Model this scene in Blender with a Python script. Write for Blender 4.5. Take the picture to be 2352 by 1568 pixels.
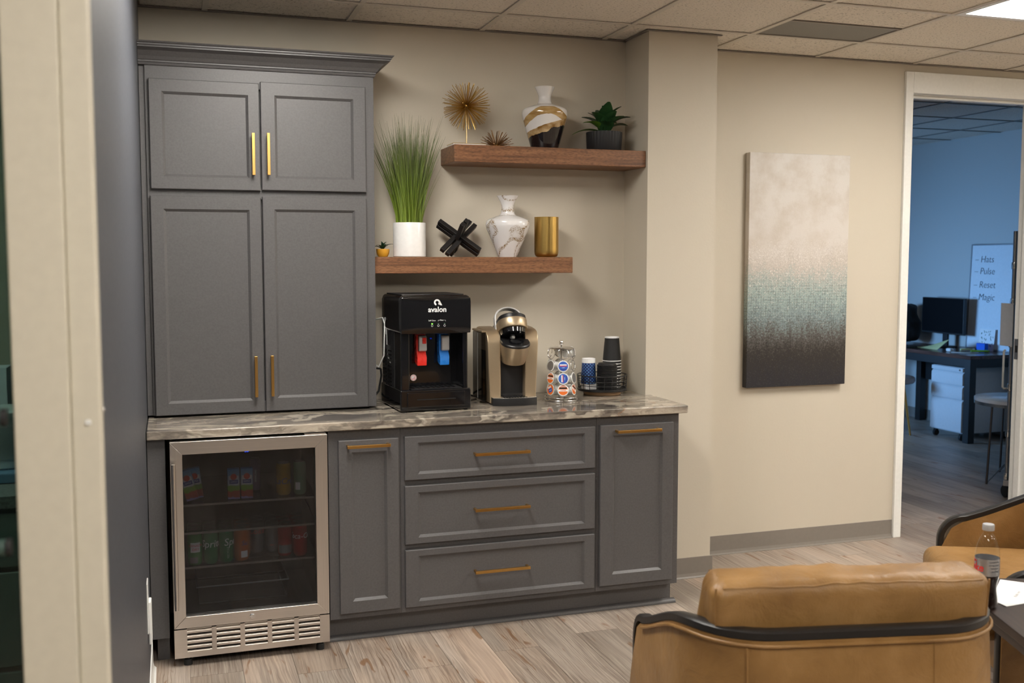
import bpy, bmesh, math, random
from mathutils import Vector, Matrix, Euler, noise as mnoise
for o in list(bpy.data.objects):
    bpy.data.objects.remove(o, do_unlink=True)
R = math.radians
rng = random.Random(7)
scene = bpy.context.scene
COL = scene.collection
# ------------------------------------------------------------------ camera
cam_d = bpy.data.cameras.new('camera')
cam_d.lens = 36.30
cam_d.sensor_width = 36.0
cam_d.clip_start = 0.05
cam_d.dof.use_dof = True
cam_d.dof.focus_distance = 4.35
cam_d.dof.aperture_fstop = 4.0
cam = bpy.data.objects.new('camera', cam_d)
COL.objects.link(cam)
cam.location = (-.8669, -4.6472, 1.537)
cam.rotation_euler = (R(90) - .0788, 0, -.319)
scene.camera = cam
# ------------------------------------------------------------------ world, light, exposure
world = bpy.data.worlds.new('world')
scene.world = world
world.use_nodes = True
wb = world.node_tree.nodes['Background']
wb.inputs[0].default_value = (.35, .55, 1, 1)
wb.inputs[1].default_value = .6
scene.view_settings.view_transform = 'Standard'
scene.view_settings.look = 'None'
scene.view_settings.exposure = 0.0
scene.view_settings.gamma = 1.0
scene.view_settings.use_curve_mapping = False
TROFFER = 30.0                       # radiance of the ceiling light diffusers
TROFFER_COL = (1, .955, .885)
def area_light(name, loc, rot, sx, sy, power, col):
    l = bpy.data.lights.new(name, 'AREA')
    l.shape = 'RECTANGLE'; l.size = sx; l.size_y = sy; l.energy = power; l.color = col
    o = bpy.data.objects.new(name, l); COL.objects.link(o)
    o.location = loc; o.rotation_euler = rot
    return o
# daylight entering the office through its window (left-hand wall of the office)
area_light('office_window_daylight', (1.96, 3.90, 1.22), Vector((4.05, -1.25, -.40)).to_track_quat('-Z', 'Y').to_euler(), 1.2, .7, 26, (.24, .53, 1.0)).data.spread = R(75)

# ------------------------------------------------------------------ node helpers
class NT:
    def __init__(s, m):
        s.m = m; s.t = m.node_tree; s.n = s.t.nodes; s.l = s.t.links
        s.b = s.n['Principled BSDF']
    def add(s, ty, **k):
        n = s.n.new(ty)
        for a, v in k.items(): setattr(n, a, v)
        return n
    def put(s, sock, v):
        if hasattr(v, 'is_output') or isinstance(v, bpy.types.NodeSocket): s.l.new(v, sock)
        elif isinstance(v, (tuple, list)):
            if len(v) == 3 and sock.type == 'RGBA': v = (*v, 1)
            sock.default_value = v
        else: sock.default_value = v
    def math(s, op, a, b=0.0, c=0.0, clamp=False):
        n = s.add('ShaderNodeMath', operation=op); n.use_clamp = clamp
        s.put(n.inputs[0], a); s.put(n.inputs[1], b); s.put(n.inputs[2], c)
        return n.outputs[0]
    def coord(s, kind='Object'):
        return s.add('ShaderNodeTexCoord').outputs[kind]
    def mapping(s, vec, scale=(1, 1, 1), loc=(0, 0, 0), rot=(0, 0, 0)):
        n = s.add('ShaderNodeMapping'); s.l.new(vec, n.inputs[0])
        s.put(n.inputs[1], loc); n.inputs[2].default_value = rot; n.inputs[3].default_value = scale
        return n.outputs[0]
    def xyz(s, vec):
        n = s.add('ShaderNodeSeparateXYZ'); s.l.new(vec, n.inputs[0]); return n.outputs
    def noise(s, vec, scale=5, detail=4, rough=.5, dist=0):
        n = s.add('ShaderNodeTexNoise'); s.l.new(vec, n.inputs['Vector'])
        n.inputs['Scale'].default_value = scale; n.inputs['Detail'].default_value = detail
        n.inputs['Roughness'].default_value = rough; n.inputs['Distortion'].default_value = dist
        return n.outputs[0]
    def voro(s, vec, scale=5, feature='F1', rnd=1.0):
        n = s.add('ShaderNodeTexVoronoi', feature=feature); s.l.new(vec, n.inputs['Vector'])
        n.inputs['Scale'].default_value = scale; n.inputs['Randomness'].default_value = rnd
        return n.outputs[0]
    def wave(s, vec, scale=2, dist=4, detail=3, dscale=1, dirn='X', kind='BANDS'):
        n = s.add('ShaderNodeTexWave', wave_type=kind)
        if kind == 'BANDS': n.bands_direction = dirn
        s.l.new(vec, n.inputs['Vector'])
        n.inputs['Scale'].default_value = scale; n.inputs['Distortion'].default_value = dist
        n.inputs['Detail'].default_value = detail; n.inputs['Detail Scale'].default_value = dscale
        return n.outputs[1]
    def ramp(s, fac, stops, interp='LINEAR'):
        n = s.add('ShaderNodeValToRGB'); s.l.new(fac, n.inputs[0])
        cr = n.color_ramp; cr.interpolation = interp
        while len(cr.elements) < len(stops): cr.elements.new(.5)
        for e, (p, c) in zip(cr.elements, stops):
            e.position = p; e.color = (*c, 1) if len(c) == 3 else c
        return n.outputs[0]
    def mix(s, fac, a, b, mode='MIX'):
        n = s.add('ShaderNodeMix', data_type='RGBA', blend_type=mode)
        s.put(n.inputs[0], fac); s.put(n.inputs[6], a); s.put(n.inputs[7], b)
        return n.outputs[2]
    def bump(s, h, strength=.2, dist=.01):
        n = s.add('ShaderNodeBump'); n.inputs['Strength'].default_value = strength
        n.inputs['Distance'].default_value = dist
        s.l.new(h, n.inputs['Height']); s.l.new(n.outputs[0], s.b.inputs['Normal'])
    def color(s, c): s.put(s.b.inputs['Base Color'], c)
    def rough(s, c): s.put(s.b.inputs['Roughness'], c)

def srgb(r, g, b):
    f = lambda c: (c / 255 / 12.92) if c / 255 <= .04045 else ((c / 255 + .055) / 1.055) ** 2.4
    return (f(r), f(g), f(b))
MATS = {}
def new_mat(name):
    m = bpy.data.materials.new(name); m.use_nodes = True
    MATS[name] = m
    return NT(m)
def plain(name, col, rough=.5, metal=0.0, grain=0.0, gscale=60, coat=0.0, spec=.5, emit=None, es=0):
    """paint / plastic / metal with a slight procedural mottling and relief"""
    t = new_mat(name)
    t.b.inputs['Metallic'].default_value = metal
    t.b.inputs['Specular IOR Level'].default_value = spec
    t.b.inputs['Coat Weight'].default_value = coat
    v = t.coord(); n = t.noise(v, gscale, 3)
    k = .025 if grain == 0 else .10
    lo = tuple(max(0, c * (1 - k)) for c in col); hi = tuple(min(1, c * (1 + k)) for c in col)
    t.color(t.ramp(n, [(.3, lo), (.7, hi)]))
    t.rough(t.math('MULTIPLY_ADD', n, .08, rough - .04))
    if grain: t.bump(n, grain, .002)
    if emit:
        t.b.inputs['Emission Color'].default_value = (*emit, 1); t.b.inputs['Emission Strength'].default_value = es
    return t.m
# ------------------------------------------------------------------ materials
def mk_materials():
    # painted walls
    for nm, c in (('wall_beige', (.585, .53, .435)), ('wall_office', (.52, .52, .50)), ('wall_cream', (.62, .56, .43))):
        t = new_mat(nm); v = t.coord(); n = t.noise(v, 90, 3); n2 = t.noise(v, 1.3, 2)
        t.color(t.mix(t.math('MULTIPLY', n2, .25), c, tuple(x * .9 for x in c)))
        t.rough(.62); t.bump(n, .12, .003)
    t = new_mat('wall_dark'); v = t.coord(); n = t.noise(v, 110, 3)
    t.color((.062, .067, .080)); t.rough(t.math('MULTIPLY_ADD', n, .1, .36)); t.bump(n, .10, .002)
    plain('cabinet_gray', (.096, .092, .093), .42, gscale=140, grain=.03)
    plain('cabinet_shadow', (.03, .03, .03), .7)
    plain('trim_white', (.80, .80, .77), .38)
    plain('frame_cream', (.62, .575, .47), .33)
    plain('baseboard_gray', (.22, .195, .17), .42)
    plain('brass', (.62, .36, .11), .30, 1.0, gscale=200)
    plain('gold_satin', (.55, .36, .11), .30, 1.0, gscale=300)
    plain('gold_pale', (.62, .48, .25), .34, 1.0, gscale=200)
    plain('champagne', (.50, .395, .265), .36, .75, gscale=350)
    plain('copper_dark', (.36, .22, .11), .35, 1.0)
    plain('chrome', (.72, .72, .72), .16, 1.0)
    plain('silver_plastic', (.60, .60, .60), .35, .5)
    plain('black_gloss', (.006, .006, .007), .10, coat=.6)
    plain('black_satin', (.012, .012, .013), .38)
    plain('black_matte', (.014, .014, .015), .6, grain=.1)
    plain('black_wood', (.010, .009, .009), .42, grain=.15, gscale=90)
    plain('white_ceramic', (.80, .79, .77), .22)
    plain('white_plastic', (.78, .78, .76), .35)
    plain('white_paper', (.82, .82, .82), .7)
    plain('red_plastic', (.75, .03, .02), .28)
    plain('blue_plastic', (.02, .22, .75), .28)
    plain('yellow_label', (.75, .55, .03), .5)
    plain('yellow_ceramic', (.72, .36, .03), .35)
    plain('print_white', (.85, .85, .85), .5)
    plain('print_red', (.7, .03, .03), .5)
    plain('print_navy', (.02, .05, .3), .5)
    plain('orange', (.8, .17, .02), .45)
    plain('blue_print', (.03, .12, .5), .45)
    plain('foil', (.35, .35, .36), .3, .7)
    plain('rubber', (.012, .012, .012), .7)
    plain('cord_white', (.7, .7, .68), .5)
    plain('soil', (.02, .015, .01), .9)
    plain('led_green', (.1, .8, .05), .4, emit=(.2, 1, .05), es=3)
    plain('led_blue', (.02, .08, .9), .4, emit=(.02, .08, 1), es=4)
    plain('led_faint', (.01, .03, .4), .4, emit=(.01, .05, .8), es=.25)
    plain('led_dim', (.08, .14, .10), .4)
    # ceiling tile: off white mineral fibre with pinholes and fissures
    t = new_mat('ceiling_tile'); v = t.coord('Object'); oi = t.add('ShaderNodeObjectInfo').outputs['Random']
    mv = t.add('ShaderNodeVectorMath', operation='ADD'); t.l.new(v, mv.inputs[0])
    cmb = t.add('ShaderNodeCombineXYZ'); t.l.new(t.math('MULTIPLY', oi, 40), cmb.inputs[0]); t.l.new(cmb.outputs[0], mv.inputs[1])
    n = t.noise(t.mapping(mv.outputs[0], (60, 110, 60)), 1.4, 2, .6); n2 = t.noise(mv.outputs[0], 160, 2)
    hole = t.ramp(n, [(.30, (0, 0, 0)), (.42, (1, 1, 1))])
    t.color(t.mix(hole, (.27, .24, .20), t.mix(n2, (.70, .65, .575), (.80, .745, .665)))); t.rough(.9)
    t.bump(hole, .35, .003)
    plain('grid_metal', (.62, .58, .51), .45)
    plain('grid_dark', (.06, .055, .05), .7)
    # perforated vent
    t = new_mat('vent_face'); v = t.coord(); d = t.voro(t.mapping(v, (140, 140, 140)), 1, 'F1', 0)
    m = t.ramp(d, [(.22, (0, 0, 0)), (.32, (1, 1, 1))]); t.color(t.mix(m, (.05, .05, .05), (.24, .23, .21))); t.rough(.5)
    # diffuser
    t = new_mat('diffuser'); t.color((.9, .9, .88)); t.b.inputs['Emission Color'].default_value = (*TROFFER_COL, 1)
    t.b.inputs['Emission Strength'].default_value = TROFFER
    # vinyl plank
    for nm, per in (('plank', True), ('floor_far', False)):
        t = new_mat(nm); v = t.coord('Object')
        if per:
            oi = t.add('ShaderNodeObjectInfo').outputs['Random']
        else:
            w = t.add('ShaderNodeTexWhiteNoise', noise_dimensions='1D')
            t.l.new(t.math('FLOOR', t.math('DIVIDE', t.xyz(v)[0], .19)), w.inputs['W']); oi = w.outputs[0]
        cmb = t.add('ShaderNodeCombineXYZ')
        for i, k in enumerate((37.0, 91.0, 53.0)): t.l.new(t.math('MULTIPLY', oi, k), cmb.inputs[i])
        mv = t.add('ShaderNodeVectorMath', operation='ADD'); t.l.new(v, mv.inputs[0]); t.l.new(cmb.outputs[0], mv.inputs[1])
        p = mv.outputs[0]
        warp = t.noise(t.mapping(p, (3, .9, 1)), 1.6, 3)
        wv = t.add('ShaderNodeVectorMath', operation='ADD'); t.l.new(p, wv.inputs[0])
        cm2 = t.add('ShaderNodeCombineXYZ'); t.l.new(t.math('MULTIPLY', warp, .055), cm2.inputs[0]); t.l.new(cm2.outputs[0], wv.inputs[1])
        grain = t.noise(t.mapping(wv.outputs[0], (150, 3.2, 1)), 1, 6, .62)
        rings = t.wave(t.mapping(wv.outputs[0], (1, .12, 1)), 24, 9, 3, 1.0)
        patch = t.noise(t.mapping(p, (8, 1.6, 1)), 1, 3)
        tone = t.noise(t.mapping(p, (14, 1.1, 1)), 1, 2)
        base = t.ramp(grain, [(.30, (.135, .103, .082)), (.47, (.28, .226, .185)), (.68, (.47, .40, .335))])
        base = t.mix(t.ramp(patch, [(.38, (0, 0, 0)), (.66, (.55, .55, .55))]), base, (.47, .405, .345))
        base = t.mix(t.math('MULTIPLY', t.ramp(tone, [(.5, (0, 0, 0)), (.72, (1, 1, 1))]), .45), base, (.25, .20, .165))
        line = t.math('MULTIPLY', t.ramp(rings, [(.0, (1, 1, 1)), (.13, (0, 0, 0))]),
                      t.ramp(t.noise(t.mapping(p, (9, 1.8, 1)), 1.1, 1), [(.52, (0, 0, 0)), (.64, (1, 1, 1))]))
        base = t.mix(t.math('MULTIPLY', line, .7), base, (.14, .085, .05))
        knot = t.ramp(t.noise(t.mapping(wv.outputs[0], (26, 4.2, 1)), 1, 2, .5, .8), [(.635, (0, 0, 0)), (.69, (1, 1, 1))])
        base = t.mix(t.math('MULTIPLY', knot, .8), base, (.20, .105, .05))
        warm = t.ramp(t.noise(t.mapping(p, (5, .8, 1)), 1, 2), [(.50, (0, 0, 0)), (.70, (.5, .5, .5))])
        base = t.mix(warm, base, t.mix(1.0, base, (1.05, .90, .78), 'MULTIPLY'))
        hue = t.math('MULTIPLY_ADD', oi, .36, .80)
        hc = t.add('ShaderNodeCombineXYZ'); [t.l.new(hue, hc.inputs[i]) for i in range(3)]
        base = t.mix(1.0, base, hc.outputs[0], 'MULTIPLY')
        t.color(base); t.rough(t.math('MULTIPLY_ADD', grain, .15, .36)); t.bump(grain, .12, .002)
    # walnut shelf
    t = new_mat('walnut'); v = t.coord(); w = t.noise(t.mapping(v, (1.2, 6, 6)), 1.5, 3)
    a = t.add('ShaderNodeVectorMath', operation='ADD'); t.l.new(v, a.inputs[0])
    c = t.add('ShaderNodeCombineXYZ'); t.l.new(t.math('MULTIPLY', w, .05), c.inputs[2]); t.l.new(c.outputs[0], a.inputs[1])
    g = t.noise(t.mapping(a.outputs[0], (3.0, 40, 95)), 1, 6, .6); g2 = t.noise(t.mapping(a.outputs[0], (60, 120, 260)), 1, 2)
    t.color(t.mix(t.ramp(g2, [(.45, (0, 0, 0)), (.7, (.55, .55, .55))]), t.ramp(g, [(.28, (.105, .045, .020)), (.5, (.225, .100, .045)), (.75, (.31, .150, .070))]), (.05, .02, .01)))
    t.rough(.42); t.bump(g2, .08, .001)
    # pale wood
    t = new_mat('pale_wood'); v = t.coord(); g = t.noise(t.mapping(v, (10, 10, 120)), 1, 4)
    t.color(t.ramp(g, [(.3, (.28, .16, .075)), (.7, (.50, .31, .16))])); t.rough(.5)
    # dark table wood
    t = new_mat('dark_wood'); v = t.coord(); g = t.noise(t.mapping(v, (90, 5, 30)), 1, 4)
    t.color(t.ramp(g, [(.3, (.014, .008, .006)), (.7, (.04, .022, .016))])); t.rough(.34); t.bump(g, .1, .001)
    t = new_mat('desk_wood'); v = t.coord(); g = t.noise(t.mapping(v, (40, 4, 30)), 1, 4)
    t.color(t.ramp(g, [(.3, (.05, .024, .018)), (.7, (.13, .06, .045))])); t.rough(.22)
    # granite with long swept veins
    t = new_mat('granite'); v = t.coord()
    wp = t.noise(t.mapping(v, (1.0, 2.0, 2.0)), 2.0, 4, .55)
    a = t.add('ShaderNodeVectorMath', operation='ADD'); t.l.new(v, a.inputs[0])
    c = t.add('ShaderNodeCombineXYZ')
    t.l.new(t.math('MULTIPLY', t.math('SUBTRACT', wp, .5), .55), c.inputs[1]); t.l.new(t.math('MULTIPLY', wp, .15), c.inputs[0]); t.l.new(t.math('MULTIPLY', wp, .1), c.inputs[2]); t.l.new(c.outputs[0], a.inputs[1])
    m1 = t.mapping(a.outputs[0], (1.5, 9, 9), rot=(0, 0, R(8)))
    g = t.noise(m1, 1.25, 7, .62)
    fine = t.noise(t.mapping(a.outputs[0], (4, 30, 30), rot=(0, 0, R(8))), 1, 4, .6)
    base = t.ramp(g, [(.30, (.040, .036, .033)), (.39, (.15, .130, .112)), (.49, (.29, .25, .205)), (.57, (.46, .40, .325)), (.66, (.25, .21, .17)), (.78, (.52, .46, .39))])
    base = t.mix(t.ramp(fine, [(.36, (.6, .6, .6)), (.50, (0, 0, 0))]), base, (.09, .078, .066))
    blot = t.noise(t.mapping(a.outputs[0], (5, 9, 9)), 1.6, 3)
    base = t.mix(t.ramp(blot, [(.60, (0, 0, 0)), (.66, (.8, .8, .8))]), base, (.50, .45, .37))
    rv = t.noise(t.mapping(a.outputs[0], (2.1, 6, 6), loc=(3, 1, 0), rot=(0, 0, R(-20))), .9, 3)
    rust = t.ramp(t.math('ABSOLUTE', t.math('SUBTRACT', rv, .53)), [(0, (1, 1, 1)), (.010, (0, 0, 0))])
    rgate = t.ramp(t.noise(v, 1.6, 1), [(.50, (0, 0, 0)), (.60, (1, 1, 1))])
    base = t.mix(t.math('MULTIPLY', rust, rgate), base, (.27, .105, .025))
    t.color(base); t.rough(.10)
    # stainless steel, brushed
    for nm, c0, sc in (('steel', (.66, .615, .57), (4, 60, 400)), ('steel_v', (.66, .615, .57), (400, 60, 4))):
        t = new_mat(nm); v = t.coord(); g = t.noise(t.mapping(v, sc), 1, 3)
        t.b.inputs['Metallic'].default_value = 1
        t.color(t.ramp(g, [(.3, tuple(x * .95 for x in c0)), (.7, tuple(x * 1.04 for x in c0))])); t.rough(t.math('MULTIPLY_ADD', g, .08, .27)); t.bump(g, .02, .0003)
    # leather
    t = new_mat('leather'); v = t.coord(); n1 = t.noise(v, 5, 4, .6); n2 = t.noise(v, 420, 2); n3 = t.noise(v, 13, 5, .6, 1.0)
    t.color(t.ramp(n1, [(.28, (.205, .104, .030)), (.5, (.29, .155, .048)), (.72, (.38, .215, .080))]))
    t.rough(t.math('MULTIPLY_ADD', n1, .12, .36))
    t.bump(t.math('ADD', t.math('MULTIPLY', n2, .12), n3), .42, .014)
    # painting: cream field, pearl spatter, aqua weave, dark foot
    t = new_mat('painting'); v = t.coord(); x, y, z = t.xyz(v)
    nz = t.noise(v, 7, 5, .6); nf = t.noise(v, 120, 3, .7); ns = t.noise(t.mapping(v, (26, 26, 5)), 1, 4)
    zz = t.math('ADD', z, t.math('MULTIPLY', t.math('SUBTRACT', nf, .5), .34))
    zz = t.math('ADD', zz, t.math('MULTIPLY', t.math('SUBTRACT', ns, .5), .16))
    zz = t.math('ADD', t.math('DIVIDE', zz, 1.208), .5)
    col = t.ramp(zz, [(0, (.012, .012, .018)), (.15, (.020, .016, .013)), (.22, (.075, .068, .062)), (.30, (.19, .25, .26)), (.40, (.30, .38, .36)), (.47, (.40, .42, .385)), (.52, (.50, .45, .40)), (.60, (.60, .555, .51)), (1, (.62, .59, .55))])
    clo = t.mix(t.ramp(nz, [(.45, (0, 0, 0)), (.75, (.65, .65, .65))]), col, (.42, .345, .26))
    up = t.ramp(t.math('ADD', t.math('DIVIDE', z, 1.208), .5), [(.50, (0, 0, 0)), (.62, (1, 1, 1))])
    col = t.mix(up, col, clo)
    wx = t.wave(t.mapping(v, (1, 1, 1)), 22, .7, 1, 3, 'X'); wz = t.wave(v, 22, .7, 1, 3, 'Z')
    weave = t.math('MULTIPLY', t.ramp(t.math('MAXIMUM', wx, wz), [(.80, (0, 0, 0)), (.96, (1, 1, 1))]), t.ramp(t.math('ADD', t.math('DIVIDE', z, 1.208), .5), [(.17, (0, 0, 0)), (.25, (1, 1, 1)), (.42, (.8, .8, .8)), (.52, (0, 0, 0))]))
    col = t.mix(t.math('MULTIPLY', weave, t.ramp(t.noise(v, 45, 3, .6), [(.42, (0, 0, 0)), (.58, (.85, .85, .85))])), col, (.10, .12, .11))
    sp = t.ramp(t.noise(v, 190, 2), [(.60, (0, 0, 0)), (.68, (1, 1, 1))])
    gate = t.ramp(t.math('ADD', t.math('DIVIDE', z, 1.208), .5), [(.05, (.03, .03, .03)), (.2, (.05, .05, .05)), (.30, (.35, .35, .35)), (.50, (.95, .95, .95)), (.58, (.8, .8, .8)), (.66, (0, 0, 0))])
    t.color(t.mix(t.math('MULTIPLY', sp, gate), col, (.74, .70, .65))); t.rough(.5); t.bump(nf, .25, .003)
    # glass vases
    t = new_mat('vase_swirl'); v = t.coord(); x, y, z = t.xyz(v); n = t.noise(v, 22, 4); nb = t.noise(t.mapping(v, (8, 8, 40)), 2, 3)
    zn = t.math('ADD', z, t.math('MULTIPLY', t.math('SUBTRACT', n, .5), .012))
    lo = t.math('SUBTRACT', zn, t.math('MULTIPLY', x, .34))                      # tilted height
    arch = t.math('ADD', zn, t.math('MULTIPLY', t.math('POWER', t.math('ADD', x, -.010), 2), 5.0))
    band = t.math('MULTIPLY', t.math('MULTIPLY', t.math('GREATER_THAN', arch, .152), t.math('LESS_THAN', arch, .190)), t.math('LESS_THAN', z, .186))
    col = t.mix(band, (.72, .70, .68), t.ramp(nb, [(.3, (.30, .17, .05)), (.7, (.50, .34, .15))]))
    amber = t.math('LESS_THAN', lo, .104)
    col = t.mix(amber, col, t.ramp(n, [(.35, (.22, .11, .02)), (.65, (.55, .40, .22))]))
    dark = t.math('LESS_THAN', t.math('ADD', lo, t.math('MULTIPLY', n, .02)), .087)
    col = t.mix(dark, col, (.010, .007, .008)); t.color(col); t.rough(.07); t.b.inputs['Coat Weight'].default_value = .4
    t = new_mat('vase_crackle'); v = t.coord(); n1 = t.noise(v, 8.5, 1, .4); n2 = t.noise(t.mapping(v, (1, 1, 1), loc=(4, 2, 7)), 7, 1, .4); fn = t.noise(v, 230, 3, .7)
    l1 = t.ramp(t.math('ABSOLUTE', t.math('SUBTRACT', n1, .5)), [(.016, (1, 1, 1)), (.040, (0, 0, 0))])
    l2 = t.ramp(t.math('ABSOLUTE', t.math('SUBTRACT', n2, .52)), [(.012, (1, 1, 1)), (.030, (0, 0, 0))])
    mk = t.math('MULTIPLY', t.math('MAXIMUM', l1, l2), t.ramp(fn, [(.46, (0, 0, 0)), (.54, (1, 1, 1))]))
    t.color(t.mix(mk, (.76, .745, .74), (.25, .155, .05))); t.rough(.08); t.b.inputs['Coat Weight'].default_value = .4
    # leaves and grass
    t = new_mat('leaf_dark'); v = t.coord(); n = t.noise(v, 30, 3); oi = t.add('ShaderNodeObjectInfo').outputs['Random']
    t.color(t.mix(t.ramp(oi, [(.7, (0, 0, 0)), (.78, (1, 1, 1))]), t.ramp(n, [(.3, (.014, .050, .018)), (.7, (.034, .10, .030))]), (.13, .28, .035))); t.rough(.32)
    t = new_mat('grass'); v = t.coord(); z = t.xyz(v)[2]; n = t.noise(v, 40, 2)
    g = t.ramp(t.math('ADD', z, t.math('MULTIPLY', n, .15)), [(.15, (.19, .26, .022)), (.36, (.13, .19, .022)), (.58, (.10, .125, .04)), (.72, (.16, .155, .08))])
    t.color(g); t.rough(.5)
    plain('leaf_small', (.02, .075, .035), .4)
    plain('leaf_gray', (.055, .085, .06), .5)
    # clear things
    t = new_mat('fridge_glass'); nt = t.t; out = t.n['Material Output']
    tr = t.add('ShaderNodeBsdfTransparent'); tr.inputs[0].default_value = (.52, .53, .55, 1)
    gl = t.add('ShaderNodeBsdfGlossy'); gl.inputs['Roughness'].default_value = .03; gl.inputs[0].default_value = (.9, .9, .9, 1)
    fr = t.add('ShaderNodeFresnel'); fr.inputs[0].default_value = 1.5
    sm = t.noise(t.coord(), 9, 4)
    df = t.add('ShaderNodeBsdfDiffuse'); df.inputs[0].default_value = (.3, .3, .32, 1)
    bf = t.add('ShaderNodeNewGeometry').outputs['Backfacing']
    mx = t.add('ShaderNodeMixShader'); t.l.new(t.math('MULTIPLY', fr.outputs[0], t.math('SUBTRACT', 1, bf)), mx.inputs[0]); t.l.new(tr.outputs[0], mx.inputs[1]); t.l.new(gl.outputs[0], mx.inputs[2])
    m2 = t.add('ShaderNodeMixShader'); t.l.new(t.math('MULTIPLY', sm, .012), m2.inputs[0]); t.l.new(mx.outputs[0], m2.inputs[1]); t.l.new(df.outputs[0], m2.inputs[2])
    t.l.new(m2.outputs[0], out.inputs[0])
    for nm, c, ior in (('teal_glass', (.30, .40, .385), 1.5), ('clear_film', (.93, .94, .95), 1.45), ('smoke_tank', (.34, .34, .35), 1.45), ('shelf_glass', (.75, .80, .79), 1.5)):
        t = new_mat(nm); out = t.n['Material Output']
        tr = t.add('ShaderNodeBsdfTransparent'); tr.inputs[0].default_value = (*c, 1)
        gl = t.add('ShaderNodeBsdfGlossy'); gl.inputs['Roughness'].default_value = .04
        n = t.noise(t.coord(), 14, 2); t.l.new(t.math('MULTIPLY_ADD', n, .04, .02), gl.inputs['Roughness'])
        fr = t.add('ShaderNodeFresnel'); fr.inputs[0].default_value = ior
        bf = t.add('ShaderNodeNewGeometry').outputs['Backfacing']
        mx = t.add('ShaderNodeMixShader'); t.l.new(t.math('MULTIPLY', fr.outputs[0], t.math('SUBTRACT', 1, bf)), mx.inputs[0]); t.l.new(tr.outputs[0], mx.inputs[1]); t.l.new(gl.outputs[0], mx.inputs[2])
        t.l.new(mx.outputs[0], out.inputs[0])
    plain('cola', (.012, .004, .002), .1)
    plain('fridge_inner', (.035, .035, .037), .5)
    plain('can_green', (.0, .26, .07), .25, .4); plain('can_orange', (.75, .16, .01), .25, .3)
    plain('can_silver', (.5, .5, .51), .25, .7); plain('can_red', (.6, .01, .015), .25, .4)
    plain('can_yellow', (.75, .42, .02), .25, .4); plain('can_mint', (.25, .5, .28), .25, .4); plain('can_violet', (.35, .28, .5), .25, .4)
    plain('can_ginger', (.03, .30, .05), .25, .3)
    # juice box: sky, grass and fruit bands
    t = new_mat('juice_print'); v = t.coord(); x, y, z = t.xyz(v); n = t.noise(v, 60, 3)
    zz = t.math('ADD', z, t.math('MULTIPLY', t.math('SUBTRACT', n, .5), .02))
    t.color(t.ramp(t.math('DIVIDE', zz, .118), [(0, (.35, .28, .55)), (.06, (.35, .28, .55)), (.08, (.42, .06, .03)), (.26, (.5, .08, .04)), (.30, (.22, .40, .03)), (.45, (.25, .45, .05)), (.47, (.5, .55, .6)), (.8, (.25, .5, .75)), (1, (.1, .35, .7))])); t.rough(.4)
    # blue cup with pale dots
    t = new_mat('dot_print'); v = t.coord(); x, y, z = t.xyz(v)
    th = t.math('DIVIDE', t.math('ARCTAN2', y, x), 6.28318 / 13)
    rr = t.math('DIVIDE', z, .0074)
    u = t.math('SUBTRACT', t.math('FRACT', t.math('ADD', th, t.math('MULTIPLY', t.math('MODULO', t.math('FLOOR', rr), 2), .5))), .5)
    w = t.math('SUBTRACT', t.math('FRACT', rr), .5)
    u = t.math('MULTIPLY', u, .0165); w = t.math('MULTIPLY', w, .0074)
    d = t.math('SQRT', t.math('ADD', t.math('MULTIPLY', u, u), t.math('MULTIPLY', w, w)))
    t.color(t.mix(t.math('LESS_THAN', d, .0027), (.008, .022, .13), (.12, .35, .62))); t.rough(.5)
    # office things
    plain('pedestal_gray', (.56, .58, .60), .42); plain('screen_black', (.003, .003, .004), .5, spec=.08)
    plain('bag_black', (.012, .014, .018), .75, grain=.4); plain('stool_fabric', (.30, .29, .30), .8, grain=.3)
    plain('board_white', (.74, .78, .82), .25); plain('ink', (.03, .04, .06), .6)
    plain('paper_yellow', (.66, .66, .32), .7); plain('eraser_blue', (.01, .12, .65), .7)
    plain('marker_green', (.22, .45, .02), .4); plain('card_green', (.05, .13, .08), .6)
    plain('metal_gray', (.35, .36, .38), .35, .8); plain('table_metal', (.12, .10, .09), .4, .8)
    plain('dim_cabinet', (.30, .33, .29), .5); plain('bin_green', (.05, .09, .075), .5); plain('tray_blue', (.18, .30, .45), .5)
    t = new_mat('speckle_counter'); n = t.noise(t.coord(), 120, 3); t.color(t.ramp(n, [(.35, (.18, .17, .15)), (.65, (.42, .40, .36))])); t.rough(.4)
mk_materials()

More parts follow.
